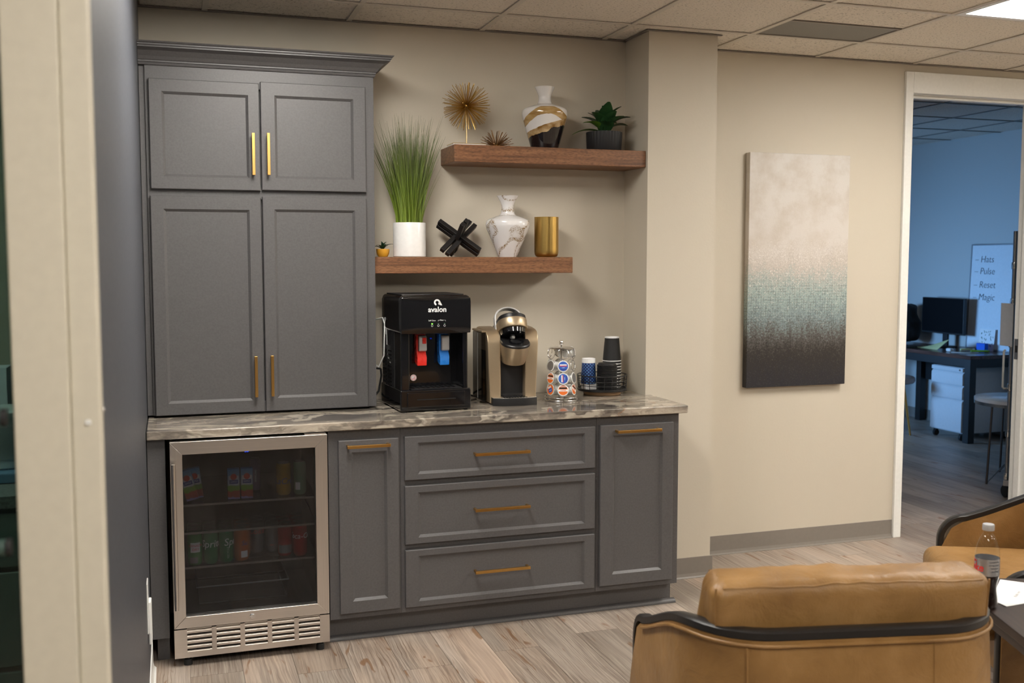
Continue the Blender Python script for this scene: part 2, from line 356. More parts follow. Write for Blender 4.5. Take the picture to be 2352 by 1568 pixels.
# ------------------------------------------------------------------ mesh helpers
class MB:
    def __init__(s): s.v = []; s.f = []
    def add(s, vs, fs, M=None):
        k = len(s.v)
        s.v += [tuple(M @ Vector(p)) if M else tuple(p) for p in vs]
        s.f += [tuple(i + k for i in f) for f in fs]
        return s
    def box(s, x0, x1, y0, y1, z0, z1, M=None):
        return s.add([(x0, y0, z0), (x1, y0, z0), (x1, y1, z0), (x0, y1, z0), (x0, y0, z1), (x1, y0, z1), (x1, y1, z1), (x0, y1, z1)],
                     [(0, 3, 2, 1), (4, 5, 6, 7), (0, 1, 5, 4), (1, 2, 6, 5), (2, 3, 7, 6), (3, 0, 4, 7)], M)
    def rings(s, loops, cap0=True, cap1=True, M=None):
        n = len(loops[0]); vs = [p for l in loops for p in l]; fs = []
        for i in range(len(loops) - 1):
            for j in range(n):
                fs.append((i * n + j, i * n + (j + 1) % n, (i + 1) * n + (j + 1) % n, (i + 1) * n + j))
        if cap0: fs.append(tuple(range(n))[::-1])
        if cap1: fs.append(tuple(range((len(loops) - 1) * n, len(loops) * n)))
        return s.add(vs, fs, M)
    def lathe(s, prof, n=32, c=(0, 0, 0), M=None, cap0=True, cap1=True):
        loops = [[(c[0] + max(r, 1e-5) * math.cos(2 * math.pi * j / n), c[1] + max(r, 1e-5) * math.sin(2 * math.pi * j / n), c[2] + z) for j in range(n)] for r, z in prof]
        return s.rings(loops, cap0, cap1, M)
    def tube(s, pts, r, n=8, closed=False, flat=None):
        pts = [Vector(p) for p in pts]; m = len(pts); loops = []; prev = None
        for i, p in enumerate(pts):
            if closed: t = pts[(i + 1) % m] - pts[i - 1]
            else: t = pts[min(i + 1, m - 1)] - pts[max(i - 1, 0)]
            t.normalize()
            if prev is None:
                a = Vector((0, 0, 1)) if abs(t.z) < .9 else Vector((1, 0, 0))
                prev = (a - t * a.dot(t)).normalized()
            else:
                q = prev - t * prev.dot(t)
                prev = q.normalized() if q.length > 1e-6 else prev
            b = t.cross(prev); rr = r[i] if isinstance(r, (list, tuple)) else r
            loops.append([tuple(p + (prev * math.cos(2 * math.pi * j / n) + b * math.sin(2 * math.pi * j / n)) * rr) for j in range(n)])
        if closed: return s.rings(loops + [loops[0]], False, False)
        return s.rings(loops)
    def prism(s, poly, a0, a1, plane='xy', M=None):
        def P(u, v, w): return {'xy': (u, v, w), 'xz': (u, w, v), 'yz': (w, u, v)}[plane]
        return s.rings([[P(u, v, a0) for u, v in poly], [P(u, v, a1) for u, v in poly]], M=M)
    def rbox(s, c, size, r, n=8, fn=None, M=None):
        hx, hy, hz = [q / 2 for q in size]; c = Vector(c)
        vs = []; fs = []; idx = {}
        def vert(p):
            k = tuple(round(q, 5) for q in p)
            if k not in idx:
                P = Vector((p[0] * hx, p[1] * hy, p[2] * hz))
                I = Vector([max(-h + r, min(h - r, q)) for q, h in zip(P, (hx, hy, hz))])
                d = P - I
                P2 = I + (d.normalized() * r if d.length > 1e-9 else d)
                if fn: P2 = fn(P2)
                idx[k] = len(vs); vs.append(tuple(c + P2))
            return idx[k]
        def g(t):      # denser near the edges
            return math.sin(t * math.pi / 2) * .35 + t * .65
        L = [g(-1 + 2 * i / n) for i in range(n + 1)]
        for ax in range(3):
            for sg in (-1, 1):
                for i in range(n):
                    for j in range(n):
                        q = []
                        for a, b in ((i, j), (i + 1, j), (i + 1, j + 1), (i, j + 1)):
                            p = [0, 0, 0]; p[ax] = sg; p[(ax + 1) % 3] = L[a]; p[(ax + 2) % 3] = L[b]; q.append(vert(p))
                        fs.append(tuple(q) if sg > 0 else tuple(q[::-1]))
        return s.add(vs, fs, M)
    def mesh(s, name, smooth=None):
        me = bpy.data.meshes.new(name); me.from_pydata(s.v, [], s.f); me.validate(); me.update()
        if smooth is not None:
            for p in me.polygons: p.use_smooth = True
            me.set_sharp_from_angle(angle=R(smooth))
        return me
    def build(s, name, mat, parent=None, smooth=None, bevel=0, seg=2, loc=None, world=False):
        if world and parent:                 # vertices were given in world space, parent unrotated
            L = parent.matrix_basis.translation if parent.parent is None else parent.parent.matrix_basis.translation + parent.matrix_basis.translation
            s.v = [tuple(Vector(p) - L) for p in s.v]
        me = s.mesh(name, smooth)
        o = bpy.data.objects.new(name, me); COL.objects.link(o)
        me.materials.append(MATS[mat])
        if parent: o.parent = parent
        if loc: o.location = loc
        if bevel:
            b = o.modifiers.new('bevel', 'BEVEL'); b.width = bevel; b.segments = seg; b.limit_method = 'ANGLE'; b.angle_limit = R(40)
            if smooth is None:
                for p in me.polygons: p.use_smooth = True
                b.harden_normals = True
        return o
def box(*a): return MB().box(*a)
def thing(name, label, cat, loc=(0, 0, 0), rz=0, group=None):
    o = bpy.data.objects.new(name, None); COL.objects.link(o); o.empty_display_size = .05
    o.location = loc; o.rotation_euler = (0, 0, rz)
    return tag(o, label, cat, group)
def tag(o, label, cat, group=None):
    o['label'] = label; o['category'] = cat
    if group: o['group'] = group
    return o
def struct(o, label=None, cat=None):
    o['kind'] = 'structure'
    if label: o['label'] = label
    if cat: o['category'] = cat
    return o
def part(name, mesh, parent, mat=None, loc=(0, 0, 0), rot=(0, 0, 0)):
    o = bpy.data.objects.new(name, mesh); COL.objects.link(o); o.parent = parent; o.location = loc; o.rotation_euler = rot
    if mat and not mesh.materials: mesh.materials.append(MATS[mat])
    return o
def dup(root, loc, rot=None, label=None, group=None):
    r = root.copy(); COL.objects.link(r); r.location = loc
    if rot is not None: r.rotation_euler = rot
    if label: r['label'] = label
    if group: r['group'] = group
    for ch in list(root.children):
        c = ch.copy(); COL.objects.link(c); c.parent = r
        for g in list(ch.children):
            d = g.copy(); COL.objects.link(d); d.parent = c
    return r
def text(s, size, M=None, cyl=None, align='CENTER', ext=.0004, shear=0, bold=0.0):
    """lettering as mesh: in the xz plane facing -y, or wrapped round a cylinder of radius cyl about z"""
    cu = bpy.data.curves.new('lettering', 'FONT'); cu.body = s; cu.size = size; cu.align_x = align; cu.align_y = 'CENTER'
    cu.extrude = ext; cu.shear = shear; cu.offset = bold; cu.resolution_u = 3
    o = bpy.data.objects.new('lettering', cu); COL.objects.link(o)
    dg = bpy.context.evaluated_depsgraph_get(); dg.update()
    me = o.evaluated_get(dg).to_mesh()
    vs = []
    for v in me.vertices:
        x, y, z = v.co
        if cyl: a = x / cyl; vs.append(((cyl + z) * math.sin(a), -(cyl + z) * math.cos(a), y))
        else: vs.append((x, -z, y))
    fs = [tuple(p.vertices) for p in me.polygons]
    o.evaluated_get(dg).to_mesh_clear(); bpy.data.objects.remove(o); bpy.data.curves.remove(cu)
    b = MB(); b.add(vs, fs, M); return b
T = Matrix.Translation
def RZ(a): return Matrix.Rotation(R(a), 4, 'Z')
def RX(a): return Matrix.Rotation(R(a), 4, 'X')
def RY(a): return Matrix.Rotation(R(a), 4, 'Y')

# ================================================================== the setting
HC = 2.584
XL = -.968
# walls
w = box(-1.08, 1.245, 0, .12, 0, 2.75).build('wall_back', 'wall_beige'); struct(w, 'beige painted alcove wall behind the floating shelves', 'wall')
w = box(1.245, 1.60, -.257, .17, 0, 2.75).build('wall_column', 'wall_beige'); struct(w, 'beige pilaster between the shelf alcove and the painting wall', 'wall')
DX0, DX1, DZ = 2.955, 3.845, 2.432
w = MB().box(1.60, DX0 - .03, .05, .17, 0, 2.75).box(DX1 + .03, 6.3, .05, .17, 0, 2.75).box(DX0 - .03, DX1 + .03, .05, .17, DZ + .03, 2.75).build('wall_right', 'wall_beige')
struct(w, 'beige painted wall with the canvas painting and office doorway', 'wall')
w = box(-1.078, XL, -3.04, 0, 0, 2.75).build('wall_left', 'wall_dark'); struct(w, 'dark charcoal painted wall left of the cabinets', 'wall')
# far parts of the lounge the photograph implies, behind and beside the camera
w = box(6.18, 6.3, -7.5, .05, 0, 2.75).build('wall_lounge_side', 'wall_beige'); struct(w)
w = box(-3.6, 6.3, -7.62, -7.5, 0, 2.75).build('wall_lounge_rear', 'wall_dark'); struct(w)
w = box(-3.6, -3.48, -7.5, .12, 0, 2.75).build('wall_far_left', 'wall_cream'); struct(w)
w = box(-3.48, -1.08, 0, .12, 0, 2.75).build('wall_left_room', 'wall_cream'); struct(w)
# office shell
w = box(6.03, 6.15, .17, 4.72, 0, 2.80).build('wall_office_side', 'wall_office'); struct(w, 'grey office wall behind the desk and whiteboard', 'wall')
w = box(1.9, 6.15, 4.72, 4.84, 0, 2.8).build('wall_office_far', 'wall_office'); struct(w)
w = MB().box(1.78, 1.9, .17, 3.3, 0, 2.8).box(1.78, 1.9, 4.5, 4.84, 0, 2.8).box(1.78, 1.9, 3.3, 4.5, 0, .87).box(1.78, 1.9, 3.3, 4.5, 1.57, 2.8).build('wall_office_near', 'wall_office'); struct(w)
win = MB().box(1.76, 1.94, 3.27, 4.53, .84, .87).box(1.76, 1.94, 3.27, 4.53, 1.57, 1.60).box(1.76, 1.94, 3.27, 3.3, .87, 1.57).box(1.76, 1.94, 4.5, 4.53, .87, 1.57).box(1.82, 1.86, 3.88, 3.92, .87, 1.57).build('window_1', 'trim_white', bevel=.003)
struct(win, 'white framed office window', 'window')
box(1.837, 1.843, 3.3, 4.5, .87, 1.57).build('pane', 'clear_film', win)
# floor slab with separate planks where they can be told apart
fl = box(-3.6, 6.3, -7.6, 4.8, -.09, -.006).build('floor', 'floor_far'); struct(fl, 'grey-brown wood-look plank floor', 'floor')
PW, PL = .19, 1.2192
pm = MB().box(-PW / 2 + .0007, PW / 2 - .0007, -PL / 2 + .0007, PL / 2 - .0007, -.006, 0).mesh('plank')
pm.materials.append(MATS['plank'])
clip = {}
for k in range(-1, 37):
    xc = -.833 + PW * (k + .5)
    if xc < -.95 or xc > 6.0: continue
    off = {4: -.94, 8: -.784}.get(k, None)
    y = off if off is not None else -.94 + rng.random() * PL
    y0 = y - PL * 4
    while y0 < 4.2:
        a, b = y0, y0 + PL; y0 += PL
        if b < -2.9 or a > 3.9: continue
        if a > .15 and xc < 2.5: continue
        o = part('plank', pm, fl, loc=(xc, (a + b) / 2, 0))
# ceiling: slab, tiles and grid
cl = box(-3.6, 6.3, -7.6, .12, 2.66, 2.75).build('ceiling', 'wall_cream'); struct(cl, 'suspended ceiling of speckled tiles', 'ceiling')
GX, GY, G = -.093, -.333, .6096
xs = [GX + G * k for k in range(-2, 11)]
ys = [.05] + [GY - G * k for k in range(0, 12)]
TR = [(4, 1), (-1, 1), (-1, 6), (4, 6), (9, 1), (9, 6)]      # troffers: tile column, tile row of the far half
def in_troffer(k, r):
    return any(k == a and r in (b + 1, b + 2) for a, b in TR)
tm = box(-G / 2 + .006, G / 2 - .006, -G / 2 + .006, G / 2 - .006, 0, .015).mesh('ceiling_tile'); tm.materials.append(MATS['ceiling_tile'])
for i in range(len(xs) - 1):
    k = i - 2
    for r in range(len(ys) - 1):
        y1, y0 = ys[r], ys[r + 1]
        x0, x1 = xs[i], xs[i + 1]
        if in_troffer(k, r): continue
        if r > 8: continue
        if x0 < XL and r < 6:
            x0 = XL + .002
            if x1 - x0 < .03: continue
        if (k, r) == (3, 1): y1 -= .30                   # the vent takes the far half of this bay
        if r == 0 and k <= 2: y1 = -.001 if k < 2 else -.258
        if r == 0 and k > 2: y1 = .049
        if abs(x1 - x0 - G) < 1e-6 and abs(y1 - y0 - G) < 1e-6:
            part('ceiling_tile', tm, cl, loc=((x0 + x1) / 2, (y0 + y1) / 2, HC + .006))
        else:
            if r == 0 and k == 2:
                MB().box(x0 + .006, 1.244, y0 + .006, -.001, HC + .006, HC + .021).build('ceiling_tile', 'ceiling_tile', cl)
                MB().box(1.601, x1 - .006, y0 + .006, .049, HC + .006, HC + .021).build('ceiling_tile', 'ceiling_tile', cl)
                MB().box(1.244, 1.601, y0 + .006, -.258, HC + .006, HC + .021).build('ceiling_tile', 'ceiling_tile', cl)
            else:
                MB().box(x0 + .006, x1 - .006, y0 + .006, y1 - .006, HC + .006, HC + .021).build('ceiling_tile', 'ceiling_tile', cl)
for x in xs[1:]:
    b = MB()
    for a, c in ((-7.4, -.258 if 1.245 < x < 1.6 else (-.001 if x < 1.3 else .049)),):
        b.box(x - .012, x + .012, a, c, HC, HC + .0045)
    b.build('grid_bar', 'grid_metal', cl)
for y in ys[1:]:
    x0 = XL + .001 if y > -3 else -3.4
    MB().box(x0, 6.17, y - .012, y + .012, HC - .0005, HC + .004).build('grid_bar', 'grid_metal', cl)
# wall angle round the room
MB().box(XL, 1.245, -.020, 0, HC - .001, HC + .003).build('wall_angle', 'baseboard_gray', cl)
MB().box(1.6, 6.17, .032, .05, HC - .001, HC + .003).build('wall_angle', 'baseboard_gray', cl)
MB().box(1.228, 1.245, -.257, 0, HC - .001, HC + .003).build('wall_angle', 'baseboard_gray', cl)
MB().box(1.228, 1.617, -.272, -.257, HC - .001, HC + .003).build('wall_angle', 'baseboard_gray', cl)
# office ceiling
OC = 2.64
oc = box(1.78, 6.15, .17, 4.84, OC + .05, OC + .12).build('ceiling_office', 'wall_office'); struct(oc, 'office ceiling of square tiles', 'ceiling')
for i in range(7):
    for j in range(8):
        x0 = 1.92 + G * i; y0 = .17 + .05 + G * j
        if (i, j) == (4, 4): continue
        if y0 + G > 4.74: continue
        part('ceiling_tile', tm, oc, loc=(x0 + G / 2, y0 + G / 2, OC + .006))
for i in range(8):
    MB().box(1.92 + G * i - .009, 1.92 + G * i + .009, .18, 4.7, OC, OC + .005).build('grid_bar', 'baseboard_gray', oc)
for j in range(8):
    MB().box(1.92, 6.02, .22 + G * j - .009, .22 + G * j + .009, OC, OC + .005).build('grid_bar', 'baseboard_gray', oc)
v = thing('ceiling_vent', 'dark square return-air vent in the office ceiling', 'vent', (1.92 + G * 4.5, .22 + G * 4.5, OC + .01))
box(-.29, .29, -.29, .29, 0, .01).build('vent_face', 'vent_face', v)
MB().box(-.3, .3, -.3, -.285, -.006, .012).box(-.3, .3, .285, .3, -.006, .012).box(-.3, -.285, -.285, .285, -.006, .012).box(.285, .3, -.285, .285, -.006, .012).build('frame', 'grid_dark', v)
# vent in the lounge ceiling
v = thing('ceiling_vent', 'grey perforated air vent in the ceiling above the painting', 'vent', (GX + G * 3.5, GY - .152, HC + .004))
box(-G / 2 + .02, G / 2 - .02, -.135, .135, 0, .012).build('vent_face', 'vent_face', v)
MB().box(-G / 2 + .008, G / 2 - .008, -.148, -.133, -.003, .012).box(-G / 2 + .008, G / 2 - .008, .133, .142, -.003, .012).box(-G / 2 + .008, -G / 2 + .022, -.135, .135, -.003, .012).box(G / 2 - .022, G / 2 - .008, -.135, .135, -.003, .012).build('frame', 'baseboard_gray', v)
# troffers
def troffer(k, r, label):
    t = thing('ceiling_light', label, 'light', (GX + G * (k + .5), ys[r + 1] - G, HC), group='recessed ceiling lights')
    hx, hy = G / 2 - .008, G - .008
    MB().box(-hx, hx, -hy, -hy + .03, -.002, .02).box(-hx, hx, hy - .03, hy, -.002, .02).box(-hx, -hx + .03, -hy + .03, hy - .03, -.002, .02).box(hx - .03, hx, -hy + .03, hy - .03, -.002, .02).build('frame', 'trim_white', t)
    box(-hx + .03, hx - .03, -hy + .03, hy - .03, .004, .012).build('diffuser', 'diffuser', t)
    return t
t0 = troffer(*TR[0], 'glowing recessed panel light in the ceiling near the office doorway')
for i, (k, r) in enumerate(TR[1:]):
    dup(t0, (GX + G * (k + .5), ys[r + 1] - G, HC), label='glowing recessed panel light in the ceiling out of view')
dup(t0, (-2.4, -1.9, HC), label='added unseen panel light brightening the room behind the glass door')  # unseen lamp added to lift the dark room behind the glass
# cove baseboards
CB = [(0, .1), (-.004, .1), (-.0045, .022), (-.008, .008), (-.015, .002), (-.015, 0), (0, 0)]
def cove(name, x0, x1, y, label):
    o = MB().prism([(y + a, b) for a, b in CB], x0, x1, 'yz').build(name, 'baseboard_gray'); struct(o, label, 'baseboard'); return o
cove('baseboard_right', 1.602, DX0 - .05, .05, 'grey vinyl cove baseboard under the painting')
o = cove('baseboard_column', 1.246, 1.612, -.257, 'grey vinyl cove baseboard at the foot of the pilaster')
MB().prism([(1.60 - a, b) for a, b in CB], -.257, .05, 'xz').build('return', 'baseboard_gray', o)
o = MB().prism([(XL - a, b) for a, b in CB], -3.03, -.62, 'xz').build('baseboard_left', 'trim_white'); struct(o, 'pale baseboard along the dark left wall', 'baseboard')
o = MB().prism([(6.03 + a, b) for a, b in CB], .18, 4.7, 'xz').build('baseboard_office', 'baseboard_gray'); struct(o, 'grey baseboard of the office wall', 'baseboard')
# office doorway: white metal frame
d = struct(thing('door_1', 'white metal frame of the open office doorway', 'door frame', (DX0, .05, 0)))
def dj(x0, x1, sgn):
    MB().box(x0, x1, .034, .186, 0, DZ).build('jamb', 'trim_white', d, bevel=.003, world=True)
MB().box(2.906, DX0, .032, .05, 0, DZ + .113).build('casing', 'trim_white', d, bevel=.003, world=True)
MB().box(DX1, DX1 + .049, .032, .05, 0, DZ + .113).build('casing', 'trim_white', d, bevel=.003, world=True)
MB().box(DX0, DX1, .032, .05, DZ, DZ + .113).build('casing', 'trim_white', d, bevel=.003, world=True)
MB().box(DX0 - .028, DX0, .05, .185, 0, DZ).build('jamb', 'trim_white', d, world=True)
jr = MB().box(DX1, DX1 + .028, .05, .185, 0, DZ).build('jamb', 'trim_white', d, world=True)
MB().box(DX0, DX1, .05, .185, DZ, DZ + .028).build('head', 'trim_white', d, world=True)
MB().box(DX0, DX0 + .014, .10, .14, 0, DZ).build('stop', 'trim_white', d, bevel=.002, world=True)
MB().box(DX1 - .014, DX1, .10, .14, 0, DZ).build('stop', 'trim_white', d, bevel=.002, world=True)
MB().box(DX0 + .014, DX1 - .014, .10, .14, DZ - .014, DZ).build('stop', 'trim_white', d, bevel=.002, world=True)
sp = MB().box(DX1 - .0025, DX1, .146, .18, .955, 1.075).build('strike_plate', 'metal_gray', d, bevel=.001, world=True)
MB().box(DX1 - .0032, DX1 - .0024, .155, .172, .995, 1.035).build('latch_hole', 'rubber', d, world=True)
# cream metal frame and glass door at the near end of the dark wall
d2 = struct(thing('door_2', 'cream metal door frame at the near end of the dark wall', 'door frame', (-1.078, -3.10, 0)))
MB().box(-1.076, -1.004, -3.10, -3.04, 0, 2.30).build('jamb', 'frame_cream', d2, bevel=.003, world=True)
MB().box(-1.004, -.9645, -3.092, -3.04, 0, 2.30).build('casing', 'frame_cream', d2, bevel=.004, world=True)
MB().lathe([(.003, 0), (.0045, .0015), (.0035, .003)], 12, M=T((-.982, -3.092, 1.309)) @ RX(90)).build('screw', 'white_plastic', d2, smooth=40, world=True)
MB().lathe([(.003, 0), (.0045, .0015), (.0035, .003)], 12, M=T((-.9645, -3.06, 1.322)) @ RY(90)).build('screw', 'chrome', d2, smooth=40, world=True)
gd = thing('glass_door', 'dark teal glass door pane with two horizontal bars at the left edge', 'door', (-1.5, -3.07, 0))
box(-.42, .421, -.004, .004, .02, 2.28).build('pane', 'teal_glass', gd)
for z in (1.322, 1.142):
    b = MB().lathe([(.0115, -.40), (.0115, .408)], 16, M=T((0, -.03, z)) @ RY(90)).build('bar', 'bin_green', gd, smooth=40)
    MB().lathe([(.0125, .409), (.0125, .416)], 16, M=T((0, -.03, z)) @ RY(90)).build('end_cap', 'rubber', b, smooth=40)

# ================================================================== cabinets
def rect(x0, x1, z0, z1, y): return [(x0, y, z0), (x1, y, z0), (x1, y, z1), (x0, y, z1)]
def shaker(name, parent, x0, x1, z0, z1, yf, px0, px1, pz0, pz1, th=.019):
    """shaker front: outer edge, flat frame, sloped inner edge, recessed panel (world coordinates)"""
    c = .0025; s = .009
    b = MB().rings([rect(x0, x1, z0, z1, yf + th), rect(x0, x1, z0, z1, yf + c), rect(x0 + c, x1 - c, z0 + c, z1 - c, yf),
                    rect(px0 - s, px1 + s, pz0 - s, pz1 + s, yf), rect(px0 - s + .002, px1 + s - .002, pz0 - s + .002, pz1 + s - .002, yf + .002),
                    rect(px0, px1, pz0, pz1, yf + .0085), rect(px0 + .001, px1 - .001, pz0 + .001, pz1 - .001, yf + .0095)])
    return b.build(name, 'cabinet_gray', parent, world=True)
def pull(parent, thingy, x, z, yf, length, vertical):
    """square bar pull, a sub-part of its door; coordinates in world space"""
    h = length / 2; L = thingy.location
    b = MB()
    if vertical:
        b.box(x - .006, x + .006, yf - .036, yf - .024, z - h, z + h)
        for s in (-1, 1): b.box(x - .005, x + .005, yf - .026, yf + .001, z + s * (h - .012) - .005, z + s * (h - .012) + .005)
    else:
        b.box(x - h, x + h, yf - .036, yf - .024, z - .006, z + .006)
        for s in (-1, 1): b.box(x + s * (h - .006) - .005, x + s * (h - .006) + .005, yf - .026, yf + .001, z - .005, z + .005)
    b.v = [tuple(Vector(p) - L) for p in b.v]
    return b.build('handle', 'brass', parent, bevel=.0012)
ZB0, ZB1 = .104, .8685
YF, YD = -.605, -.625
def carcass(t, x0, x1, fronts):
    b = MB().box(x0, x1, YF + .02, -.003, ZB0, ZB1)
    b.build('carcass', 'cabinet_gray', t, world=True)
    # face frame with openings hidden behind the fronts
    MB().box(x0, x1, YF, YF + .02, ZB0, ZB1).build('face_frame', 'cabinet_gray', t, bevel=.001, world=True)
# narrow pull-out by the fridge
t = thing('base_cabinet', 'narrow dark grey base cabinet between the drinks fridge and the drawers', 'cabinet', (-.15, -.3, ZB0))
carcass(t, -.2945, -.006, None)
dr = shaker('door', t, -.2565, -.0155, .1295, .828, YD, -.197, -.0735, .187, .771)
pull(dr, t, -.1405, .806, YD, .172, False)
# three drawers
t = thing('drawer_cabinet', 'wide dark grey base cabinet with three drawers and brass pulls', 'cabinet', (.42, -.3, ZB0))
carcass(t, -.0055, .848, None)
for z0, z1, pz0, pz1, hz in ((.652, .830, .684, .795, .746), (.389, .6285, .424, .592, .515), (.128, .365, .160, .330, .256)):
    dr = shaker('drawer', t, .0085, .836, z0, z1, YD, .071, .780, pz0, pz1)
    pull(dr, t, .413, hz, YD, .238, False)
# tall pull-out at the right end
t = thing('base_cabinet', 'dark grey base cabinet at the right end under the cup tray', 'cabinet', (1.04, -.3, ZB0))
carcass(t, .8485, 1.2405, None)
dr = shaker('door', t, .8605, 1.2065, .1305, .832, YD, .927, 1.145, .188, .778)
pull(dr, t, 1.03, .806, YD, .207, False)
MB().tube([(.846, -.606, .60), (.849, -.611, .606), (.846, -.612, .596), (.85, -.609, .588)], .0012, 6).build('clip', 'chrome', t, world=True)
# toe kick with shoe moulding, filler beside the fridge
t = thing('toe_kick', 'dark grey recessed toe kick with shoe moulding under the base cabinets', 'toe kick', (.47, -.53, 0))
box(-.2935, 1.2385, -.545, -.525, .0, ZB0 - .0015).build('board', 'cabinet_gray', t, world=True)
SH = [(0, 0), (-.022, 0), (-.022, .005), (-.018, .013), (-.010, .018), (0, .02)]
MB().prism([(-.545 + a, b) for a, b in SH], -.2935, 1.257, 'yz').build('shoe_moulding', 'cabinet_gray', t, bevel=.001, world=True)
t = thing('filler_panel', 'dark grey filler panel between the left wall and the drinks fridge', 'panel', (-.94, -.5, 0))
box(XL + .002, -.902, -.607, -.003, ZB0, ZB1).build('panel', 'cabinet_gray', t, bevel=.001, world=True)
box(XL + .02, -.904, -.545, -.525, 0, ZB0 - .0015).build('toe_board', 'cabinet_gray', t, world=True)
# countertop
poly = [(XL + .002, -.002), (XL + .002, -.6365), (1.262, -.6365), (1.270, -.6335), (1.273, -.627), (1.273, -.2585), (1.2435, -.2585), (1.2435, -.002)]
o = MB().prism(poly, .8695, .9035, 'xy').build('countertop', 'granite', bevel=.005, seg=3)
tag(o, 'polished brown and grey granite countertop with swept veins', 'countertop')
# wall cabinet standing on the countertop
TX0, TX1, TYF, TYD = -.944, -.039, -.285, -.305
t = thing('wall_cabinet', 'tall dark grey four-door cabinet with crown moulding standing on the countertop', 'cabinet', (-.49, -.15, .906))
MB().box(TX0, TX1, TYF + .02, -.002, .912, 2.372).build('carcass', 'cabinet_gray', t, world=True)
fr = MB().box(TX0, TX0 + .04, TYF, TYF + .02, .912, 2.372).box(TX1 - .04, TX1, TYF, TYF + .02, .912, 2.372)
fr.box(TX0 + .04, TX1 - .04, TYF, TYF + .02, 2.225, 2.372).box(TX0 + .04, TX1 - .04, TYF, TYF + .02, 1.785, 1.83).box(TX0 + .04, TX1 - .04, TYF, TYF + .02, .912, .955)
fr.build('face_frame', 'cabinet_gray', t, world=True)
MB().box(TX0 + .02, TX1 - .02, -.25, -.02, .9035, .912).build('shadow_gap_strip', 'cabinet_shadow', t, world=True)  # near-black strip, shade of the gap under the cabinet put into its colour
MB().box(XL + .002, TX0 - .0005, TYF + .012, TYF + .03, .912, 2.33).build('scribe', 'cabinet_gray', t, world=True)
for nm, x0, x1, z0, z1, p, hx, hz in (
        ('door', -.931, -.509, 1.817, 2.247, (-.874, -.561, 1.8755, 2.189), -.537, 1.961),
        ('door', -.5035, -.0765, 1.8195, 2.254, (-.4395, -.1365, 1.878, 2.193), -.4775, 1.963),
        ('door', -.935, -.5095, .9125, 1.791, (-.878, -.564, .969, 1.730), -.543, 1.061),
        ('door', -.503, -.077, .9125, 1.7945, (-.4475, -.134, .975, 1.734), -.478, 1.062)):
    dr = shaker(nm, t, x0, x1, z0, z1, TYD, *p)
    pull(dr, t, hx, hz, TYD, .168, True)
# crown moulding, mitred round the right-hand corner
PROF = [(.000, 2.300), (.006, 2.300), (.008, 2.305), (.006, 2.309), (.010, 2.312), (.010, 2.317), (.014, 2.320), (.022, 2.332), (.040, 2.350), (.058, 2.358), (.062, 2.359), (.062, 2.364), (.067, 2.367), (.067, 2.372), (.073, 2.375), (.076, 2.380), (.000, 2.380)]
loops = [[(XL + .001, TYF - o_, z_) for o_, z_ in PROF], [(TX1 + o_, TYF - o_, z_) for o_, z_ in PROF], [(TX1 + o_, -.002, z_) for o_, z_ in PROF]]
MB().rings(loops).build('crown_moulding', 'cabinet_gray', t, world=True)

# ================================================================== drinks fridge
FX0, FX1 = -.886, -.304
f = thing('drinks_fridge', 'stainless steel under-counter drinks fridge with dark glass door', 'fridge', ((FX0 + FX1) / 2, -.35, 0))
fz0, fz1 = .032, .855
b = MB().box(FX0 + .012, FX0 + .032, -.60, -.02, fz0, fz1 - .005).box(FX1 - .032, FX1 - .012, -.60, -.02, fz0, fz1 - .005)
b.box(FX0 + .032, FX1 - .032, -.06, -.02, fz0, fz1 - .005).box(FX0 + .032, FX1 - .032, -.60, -.06, fz1 - .032, fz1 - .005).box(FX0 + .032, FX1 - .032, -.60, -.06, fz0 + .01, fz0 + .13)
b.build('body', 'fridge_inner', f, world=True)
# mitred steel door frame
ox0, ox1, oz0, oz1 = FX0, FX1, .150, .862
ix0, ix1, iz0, iz1 = -.842, -.351, .194, .813
dy0, dy1 = -.652, -.612
door = MB().box(ix0 - .004, ix1 + .004, -.632, -.622, iz0 - .004, iz1 + .004).build('glass_door', 'fridge_glass', f, world=True)
L = f.location
def framepiece(a, b2, c, d_, mat):
    m = MB().rings([[(p[0], dy1, p[1]) for p in (a, b2, c, d_)], [(p[0], dy0, p[1]) for p in (a, b2, c, d_)]])
    m.v = [tuple(Vector(p) - L) for p in m.v]
    return m.build('door_frame', mat, door, bevel=.0015)
framepiece((ox0, oz1), (ox1, oz1), (ix1, iz1), (ix0, iz1), 'steel')
framepiece((ix0, iz0), (ix1, iz0), (ox1, oz0), (ox0, oz0), 'steel')
framepiece((ox0, oz0), (ox0, oz1), (ix0, iz1), (ix0, iz0), 'steel_v')
framepiece((ix1, iz0), (ix1, iz1), (ox1, oz1), (ox1, oz0), 'steel_v')
m = MB().box(ox0 + .002, ox1 - .002, -.612, -.601, oz0, oz1 - .004).box(ix0, ix1, -.6, -.5999, 0, .0001)
g = MB().box(ox0 + .003, ix0, -.612, -.602, oz0, oz1 - .003).box(ix1, ox1 - .003, -.612, -.602, oz0, oz1 - .003).box(ix0, ix1, -.612, -.602, iz1, oz1 - .003).box(ix0, ix1, -.612, -.602, oz0, iz0)
g.v = [tuple(Vector(p) - L) for p in g.v]; g.build('gasket', 'rubber', door)
h = MB().tube([(-.874, -.690, .235), (-.874, -.690, .785)], .0075, 14)
h.box(-.879, -.869, -.688, -.650, .262, .272).box(-.879, -.869, -.688, -.650, .748, .758)
h.v = [tuple(Vector(p) - L) for p in h.v]; h.build('handle', 'steel_v', door, smooth=40)
m = MB().lathe([(.0095, 0), (.0095, .003), (.008, .004), (.004, .004), (.004, .002)], 20, M=T((-.600, -.652, .172)) @ RX(90))
